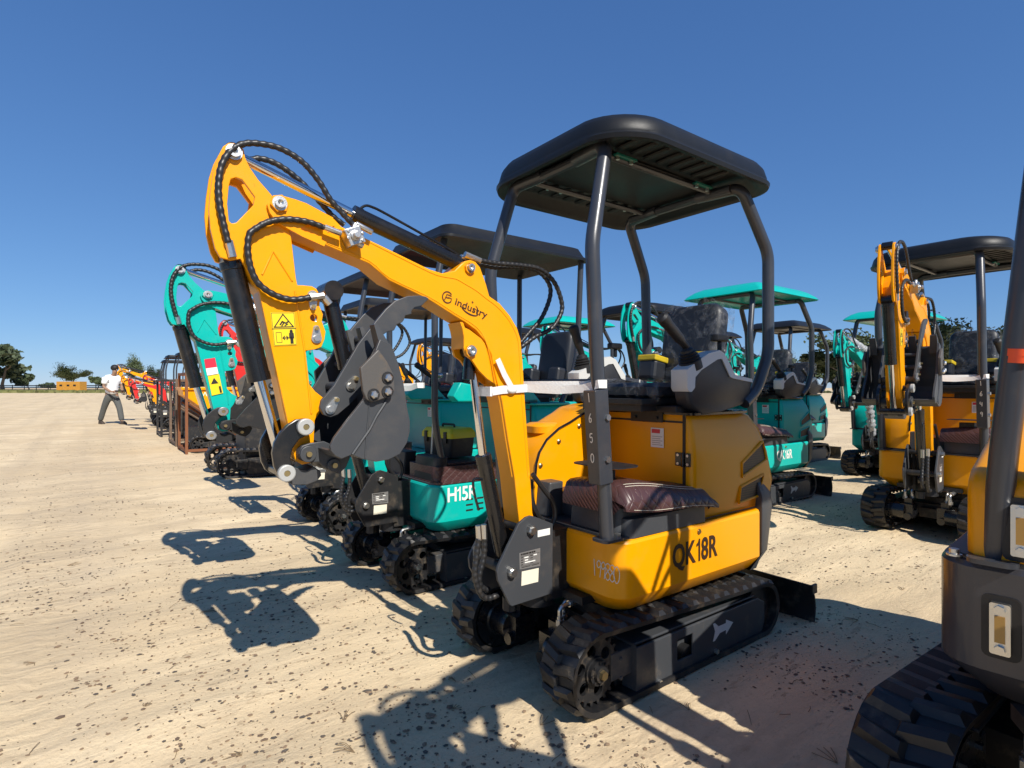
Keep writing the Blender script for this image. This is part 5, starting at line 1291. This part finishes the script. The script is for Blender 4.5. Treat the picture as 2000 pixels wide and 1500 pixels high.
BARK = mat("bark", (.10,.08,.06), .9)
TM = [tree_mesh(s, 10, w, tr, .028 if tr > .2 else .008) for s, w, tr in ((3, 9, .3), (8, 11, .28), (15, 8, .35), (22, 12, .25), (31, 16, .10), (37, 15, .12))]
def tree(px, Y, H, k, label, f=0, wide=1, grp="trees on the horizon"):
    t = empty("broadleaf_tree", ((px-1000)/1100*Y, Y, 0), R(70*k+px)); s = H/10; t.scale = (s*wide, s*wide, s); setp(t, label, "tree", grp)
    tr, cr = TM[k % 6]; obj("trunk", tr, BARK, t); obj("crown", cr, FOL[f], t)
tree(6, 190, 15.5, 5, "largest dark tree at the left edge of the picture", 1, 1.2); tree(58, 205, 6.5, 4, "small tree at the right foot of the big left edge tree", 1)
tree(146, 200, 10.2, 2, "lone broad tree over the yellow container", 0, 1.1); tree(190, 230, 6, 4, "low bush like tree right of the lone broad tree", 0, 1.2); tree(100, 240, 3.5, 4, "low round tree left of the yellow container", 1, 1.4)
tree(248, 150, 10.5, 2, "narrow tree rising behind the folded yellow boom", 0, .6); tree(300, 190, 9, 0, "tree behind the black roll cages", 1)
for i, (px, Y, H, k) in enumerate(((1600,170,11,4),(1650,160,12.5,5),(1705,125,14.5,3),(1745,130,12,5),(1800,140,12,1),(1880,105,16,2),(1940,120,11,4),(1985,110,14,1),(1540,190,12,4),(1415,200,11,5))):
    tree(px, Y, H, k, ["tree behind the bubble wrapped teal boom", "tree just right of the bubble wrapped boom", "tall tree behind the yellow boom's left hose", "tree mostly covered by the head on yellow arm", "tree right of the head on yellow arm", "tallest tree above the film wrapped seat at right", "tree between the canopy posts at right", "tree at the right edge behind the dark post", "tree behind the teal canopy's rear seat", "small tree behind the red knob and armrest"][i], i % 2, 1.15)
def fence():
    t = empty("rail_fence", (-120, 170, 0)); setp(t, "long black three rail fence across the far left field", "fence")
    for z in (.5, 1.1, 1.7): b = MB(); b.box((-120,-.04,z-.16),(110,.04,z+.16)); obj("rail", b.mesh("rail"), BLACK, t)
    for k in range(60): x = -110+3.6*k; b = MB(); b.box((x-.08,-.08,0),(x+.08,.08,2.0)); obj("post", b.mesh("post"), BLACK, t)
fence()
def grass():
    rg = np.random.default_rng(5); m = MB()
    for i in range(15000):
        x = -190+260*rg.random(); y = 118+50*rg.random(); h = .25+.35*rg.random(); a = rg.random()*3.14; c, s = math.cos(a)*.5, math.sin(a)*.5
        m.add([(x-c,y-s,0),(x+c,y+s,0),(x+c*.6+.1,y+s*.6,h),(x-c*.6,y-s*.6,h*.8)], [(0,1,2,3)])
    o = obj("field_grass", m.mesh("grass", 180), foliage("grass_green", (.10,.12,.03), (.20,.19,.07))); o['kind'] = 'stuff'
grass()
def container():
    t = empty("storage_container", ((140-1000)/1100*150, 150, 0), 0); setp(t, "yellow storage container with dark openings behind the fence at far left", "container")
    b = MB(); b.box((-3.1,-1.2,.1),(3.1,1.2,2.75)); 
    for k in range(24): x = -3.0+.26*k; b.box((x-.06,-1.235,.2),(x+.06,-1.2,2.65))
    obj("shell", b.mesh("shell"), mat("faded_yellow_paint", (.50,.24,.03), .6, dust=.3, dscale=1.2), t)
    for x in (-1.9,.0,1.7): w_ = MB(); w_.box((x-.35,-1.26,1.5),(x+.35,-1.236,1.95)); obj("opening", w_.mesh("op"), INK, t)
container()
